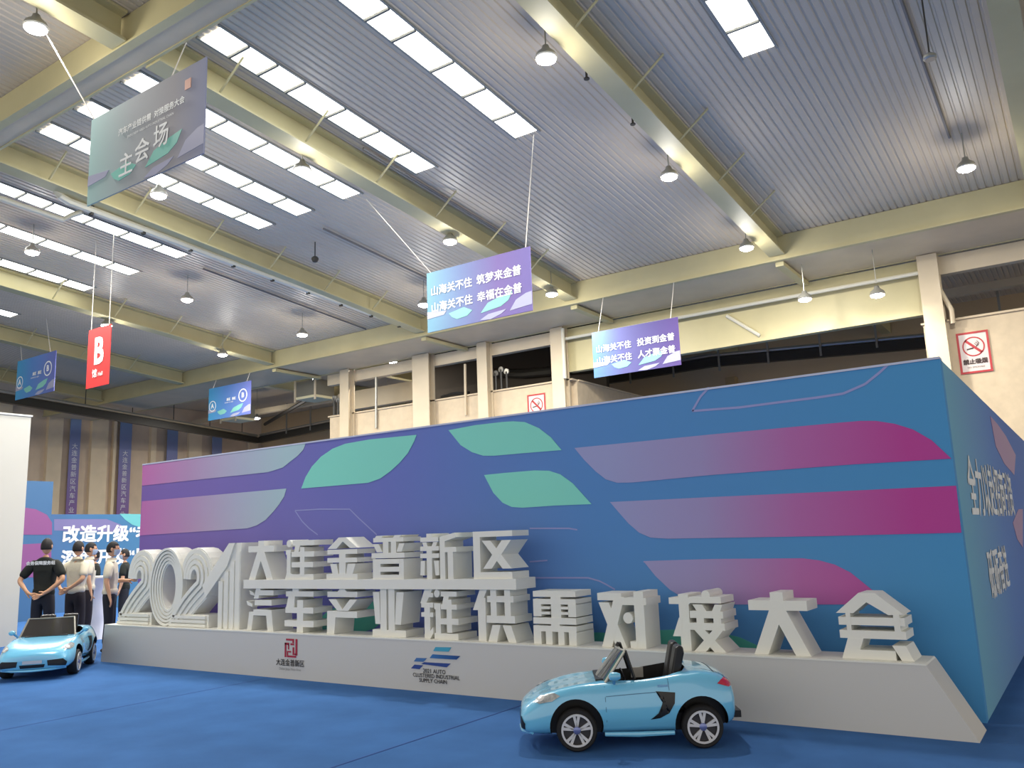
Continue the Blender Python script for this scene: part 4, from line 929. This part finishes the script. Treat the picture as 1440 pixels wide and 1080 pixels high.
def skin(nm, pts, edges, m, par, root=0, sub=2):
    """pts: name -> (co, (rx, ry)); edges by name"""
    keys = list(pts); idx = {k: i for i, k in enumerate(keys)}
    me = bpy.data.meshes.new(nm); me.from_pydata([pts[k][0] for k in keys], [(idx[a], idx[b]) for a, b in edges], [])
    o = bpy.data.objects.new(nm, me); COL.objects.link(o); o.parent = par
    sk = o.modifiers.new('k', 'SKIN'); sk.use_smooth_shade = True; sk.branch_smoothing = .3
    if not me.skin_vertices: me.skin_vertices.new()
    for i, k in enumerate(keys):
        r = pts[k][1]; sv = me.skin_vertices[0].data[i]; sv.radius = r if isinstance(r, tuple) else (r, r); sv.use_root = (i == root)
    s2 = o.modifiers.new('s', 'SUBSURF'); s2.levels = s2.render_levels = sub
    o.data = evald(o); o.modifiers.clear(); o.data.materials.clear(); o.data.materials.append(m)
    for p in o.data.polygons: p.use_smooth = True
    return o

def person(label, p, face, ht, arms, shirt, trousers, lean=0, cap=False, mask=False, print_=None, belt=False):
    """face: heading angle of the direction the body looks to; local +Y is forward"""
    t = thing('person', label, 'person', p, rz=face-math.pi/2); s = ht/1.75
    V = lambda x, y, z: (x*s, y*s, z*s)
    J = {'pelvis': (V(0, 0, .95), (.115*s, .08*s)), 'waist': (V(0, .0, 1.10), (.11*s, .078*s)), 'chest': (V(0, .01, 1.30), (.14*s, .095*s)),
         'neck0': (V(0, .0, 1.44), .046*s), 'neck1': (V(0, .01, 1.52), .052*s)}
    E = [('pelvis', 'waist'), ('waist', 'chest'), ('chest', 'neck0'), ('neck0', 'neck1')]
    for n_, sx in (('l', -1), ('r', 1)):
        el, wr, hd = arms[n_]
        J[n_+'sh'] = (V(sx*.16, 0, 1.385), .046*s); J[n_+'el'] = (V(*el), .043*s); J[n_+'wr'] = (V(*wr), (.030*s, .024*s)); J[n_+'pa'] = (V(*hd), (.040*s, .020*s))
        E += [('chest', n_+'sh'), (n_+'sh', n_+'el'), (n_+'el', n_+'wr'), (n_+'wr', n_+'pa')]
        J[n_+'hip'] = (V(sx*.09, 0, .88), .066*s); J[n_+'kn'] = (V(sx*.10, .02, .48), .056*s); J[n_+'an'] = (V(sx*.105, -.02, .09), .038*s); J[n_+'to'] = (V(sx*.12, .12, .04), .036*s)
        E += [('pelvis', n_+'hip'), (n_+'hip', n_+'kn'), (n_+'kn', n_+'an'), (n_+'an', n_+'to')]
        # five fingers
        w_, h_ = Vector(V(*wr)), Vector(V(*hd)); d = (h_-w_).normalized(); sd = d.cross(Vector((0, 1, 0)))
        sd = (sd if sd.length > .2 else d.cross(Vector((0, 0, 1)))).normalized(); cu = d.cross(sd).normalized()*(1 if n_ == 'r' else -1)
        for q, (o_, L) in enumerate([(-.030, .062), (-.011, .075), (.010, .078), (.030, .068)]):
            b = h_+sd*o_*s+d*.012*s; J['%sf%d' % (n_, q)] = (tuple(b), .0105*s); J['%sg%d' % (n_, q)] = (tuple(b+d*L*.55*s+cu*.008*s), .0095*s); J['%sh%d' % (n_, q)] = (tuple(b+d*L*.95*s+cu*.03*s), .008*s)
            E += [(n_+'pa', '%sf%d' % (n_, q)), ('%sf%d' % (n_, q), '%sg%d' % (n_, q)), ('%sg%d' % (n_, q), '%sh%d' % (n_, q))]
        b = w_+d*.03*s-sd*.03*s; J[n_+'t0'] = (tuple(b-sd*.012*s), .011*s); J[n_+'t1'] = (tuple(b-sd*.03*s+d*.04*s), .0095*s); E += [(n_+'wr', n_+'t0'), (n_+'t0', n_+'t1')]
    body = skin('body', J, E, SKIN, t)
    # head as a shaped surface joined to the body mesh
    bm = bmesh.new(); bm.from_mesh(body.data)
    r = bmesh.ops.create_uvsphere(bm, u_segments=24, v_segments=18, radius=1)
    hc = Vector(V(0, .02, 1.635))
    for v in r['verts']:
        x, y, z = v.co; wx = .076*(1-.22*max(0, -z)); y2 = y*.096
        if z < -.2 and y > 0: y2 *= 1-.1*abs(z)
        if y > .6 and abs(x) < .25 and -.35 < z < .15: y2 += .018*(1-abs(x)/.25)*(1-abs(z+.1)/.3 if abs(z+.1) < .3 else 0)   # nose
        if y > .5 and .1 < z < .3 and .2 < abs(x) < .6: y2 -= .008                                                     # eye sockets
        if y > .6 and -.62 < z < -.5: y2 -= .004                                                                         # mouth line
        v.co = hc+Vector((x*wx*s, y2*s, z*.118*s))
    for sx in (-1, 1):
        r = bmesh.ops.create_uvsphere(bm, u_segments=10, v_segments=8, radius=1)
        for v in r['verts']: v.co = hc+Vector((sx*.078*s+v.co.x*.010*s, (-.008+v.co.y*.02)*s, v.co.z*.032*s))
    for f in bm.faces: f.smooth = True
    bm.to_mesh(body.data); bm.free()
    def shell(nm, m, zlo, fwd, k=1.09, crown=0):
        b2 = bmesh.new(); bmesh.ops.create_uvsphere(b2, u_segments=24, v_segments=18, radius=1)
        kill = [v for v in b2.verts if v.co.z < zlo(v.co.y)]
        bmesh.ops.delete(b2, geom=kill, context='VERTS')
        for v in b2.verts:
            x, y, z = v.co; v.co = hc+Vector((x*.077*k*s, (y*.097*k-.004)*s, (z*.120*k+crown*max(0, z))*s))
        bmesh.ops.solidify(b2, geom=b2.faces[:], thickness=.004)
        me = bpy.data.meshes.new(nm); b2.to_mesh(me); b2.free(); me.materials.append(m)
        for p_ in me.polygons: p_.use_smooth = True
        o = bpy.data.objects.new(nm, me); COL.objects.link(o); o.parent = t; return o
    shell('hair', HAIR, lambda y: .38 if y > .55 else (.15 if y > .1 else -.44), 0, 1.08, .006)
    if cap:
        shell('cap', mat('dark cap', rgb(26, 30, 46), .8), lambda y: .22, 0, 1.16, .01)
        MB().prism([(-.07*s, 0), (.07*s, 0), (.055*s, .075*s), (-.055*s, .075*s)], pM(tuple(hc+Vector((0, .085*s, .03*s))), (1, 0, 0), (0, 1, -.15), (0, 0, 1)), .006).build('cap_peak', mat('dark cap', rgb(26, 30, 46), .8), t, local=True)
    # eyes and mouth
    for sx in (-1, 1):
        MB().box(hc.x+sx*.030*s-.012*s, hc.x+sx*.030*s+.012*s, hc.y+.080*s, hc.y+.092*s, hc.z+.012*s, hc.z+.022*s).build('eye', HAIR, t, local=True)
    if mask:
        b2 = bmesh.new(); bmesh.ops.create_uvsphere(b2, u_segments=24, v_segments=18, radius=1)
        bmesh.ops.delete(b2, geom=[v for v in b2.verts if v.co.y < .1 or v.co.z > .0 or v.co.z < -.86], context='VERTS')
        for v in b2.verts: v.co = hc+Vector((v.co.x*.080*s, v.co.y*.115*s, v.co.z*.122*s))
        me = bpy.data.meshes.new('face_mask'); b2.to_mesh(me); b2.free(); me.materials.append(MASK)
        o = bpy.data.objects.new('face_mask', me); COL.objects.link(o); o.parent = t
    else:
        MB().box(hc.x-.024*s, hc.x+.024*s, hc.y+.078*s, hc.y+.087*s, hc.z-.072*s, hc.z-.064*s).build('mouth', mat('lips', rgb(160, 96, 86), .5), t, local=True)
    # shirt
    P = {'hem': (V(0, .0, .80 if shirt is BTEE else .86), (.185*s, .138*s)), 'pv': (V(0, .0, 1.0), (.172*s, .13*s)), 'wa': (V(0, 0, 1.12), (.168*s, .122*s)), 'ch': (V(0, .01, 1.30), (.19*s, .135*s)), 'nk': (V(0, -.01, 1.425), (.125*s, .095*s)), 'nk2': (V(0, 0, 1.48), (.075*s, .072*s))}
    E2 = [('hem', 'pv'), ('pv', 'wa'), ('wa', 'ch'), ('ch', 'nk'), ('nk', 'nk2')]
    for n_, sx in (('l', -1), ('r', 1)):
        a = Vector(V(sx*.165, 0, 1.395)); b = Vector(V(*arms[n_][0]))
        P[n_+'s'] = (tuple(a), .082*s); P[n_+'m'] = (tuple(a.lerp(b, .5)), .076*s); P[n_+'e'] = (tuple(a.lerp(b, .88)), (.072*s, .072*s)); E2 += [('ch', n_+'s'), (n_+'s', n_+'m'), (n_+'m', n_+'e')]
    skin('shirt', P, E2, shirt, t, root=2)
    if shirt is WSH:
        MB().lathe([(.075*s, 0), (.082*s, .01*s), (.07*s, .045*s), (.064*s, .045*s)], pM((0, .005, 1.455*s), (1, 0, 0), (0, 1, 0), (0, 0, 1)), 18).build('collar', shirt, t, local=True, smooth=True)
    Q = {'w': (V(0, 0, 1.05), (.155*s, .112*s)), 'p': (V(0, 0, .95), (.162*s, .12*s))}; E3 = [('w', 'p')]
    for n_, sx in (('l', -1), ('r', 1)):
        Q[n_+'h'] = (V(sx*.088, 0, .80), .10*s); Q[n_+'k'] = (V(sx*.10, .02, .48), .078*s); Q[n_+'a'] = (V(sx*.105, -.01, .10), .070*s); E3 += [('p', n_+'h'), (n_+'h', n_+'k'), (n_+'k', n_+'a')]
    skin('trousers', Q, E3, trousers, t, root=1)
    for sx in (-1, 1):
        b2 = bmesh.new(); bmesh.ops.create_uvsphere(b2, u_segments=14, v_segments=8, radius=1)
        for v in b2.verts: v.co = Vector((sx*.115*s+v.co.x*.048*s, .05*s+v.co.y*.14*s, max(0, .045*s+v.co.z*.05*s)))
        me = bpy.data.meshes.new('shoe'); b2.to_mesh(me); b2.free(); me.materials.append(SHOE)
        o = bpy.data.objects.new('shoe', me); COL.objects.link(o); o.parent = t
    if print_: text('lettering', print_, .062*s, pM((0, -.150*s, 1.385*s), (1, 0, 0), (0, 0, 1), (0, -1, 0)), INKW, t, bold=.002, local=True)
    return t
behind = {'l': ((-.33, -.10, 1.13), (-.14, -.21, .95), (-.06, -.22, .92)), 'r': ((.33, -.10, 1.13), (.12, -.22, .93), (.04, -.24, .90))}
behind2 = {'l': ((-.26, -.14, 1.13), (-.10, -.24, 1.00), (-.03, -.25, .97)), 'r': ((.25, -.16, 1.13), (.07, -.25, .98), (0, -.26, .95))}
hang = {'l': ((-.24, 0, 1.13), (-.25, .05, .90), (-.25, .07, .82)), 'r': ((.24, 0, 1.13), (.25, .05, .90), (.25, .07, .82))}
hold = {'l': ((-.22, .0, 1.12), (-.16, .26, 1.12), (-.10, .33, 1.13)), 'r': ((.24, -.02, 1.12), (.25, .04, .89), (.25, .06, .81))}
def spot(x, ytop, dep): p = CAM+(fw+rt*((x-720)/F)-up*((ytop-540)/F))*dep; return Vector((p.x, p.y, 0)), p.z
A_ = math.radians
p, z = spot(66, 757, 13.9); person('person in a black t-shirt and dark trousers seen from behind, hands clasped behind the back', p, A_(128), z-.015, behind, BTEE, BTRO, print_='会务保障服务组')
p, z = spot(110, 761, 14.6); person('person in a cream shirt and charcoal trousers seen from behind, beside the person in black', p, A_(112), z-.01, behind2, WSH, DTRO, cap=False)
p, z = spot(127, 763, 15.6); person('masked person in a white shirt half hidden behind the second person', p, A_(60), z-.01, hang, WSH, DTRO, mask=True)
p, z = spot(158, 762, 14.0); hp = person('person in a cream shirt standing sideways and holding a small white object', p, A_(50), z-.01, hold, WSH, BTRO, mask=True)
hv = Matrix.Rotation(A_(50)-math.pi/2, 3, 'Z') @ Vector((-.08, .40, 1.165)); hx = p+hv
tag(MB().box(hx.x-.09, hx.x+.09, hx.y-.06, hx.y+.06, hx.z-.02, hx.z+.02).build('paper_bundle', WHITEB), 'small white bundle held by the person beside the numerals', 'paper')
p, z = spot(177, 772, 17.5); person('person in dark clothes mostly hidden behind the first numeral', p, A_(230), z-.01, hang, BTEE, BTRO, mask=True)
p, z = spot(135, 774, 18.0); person('distant person with a dark cap between the people in cream shirts', p, A_(250), z-.01, hang, BTEE, BTRO, cap=True, mask=True)
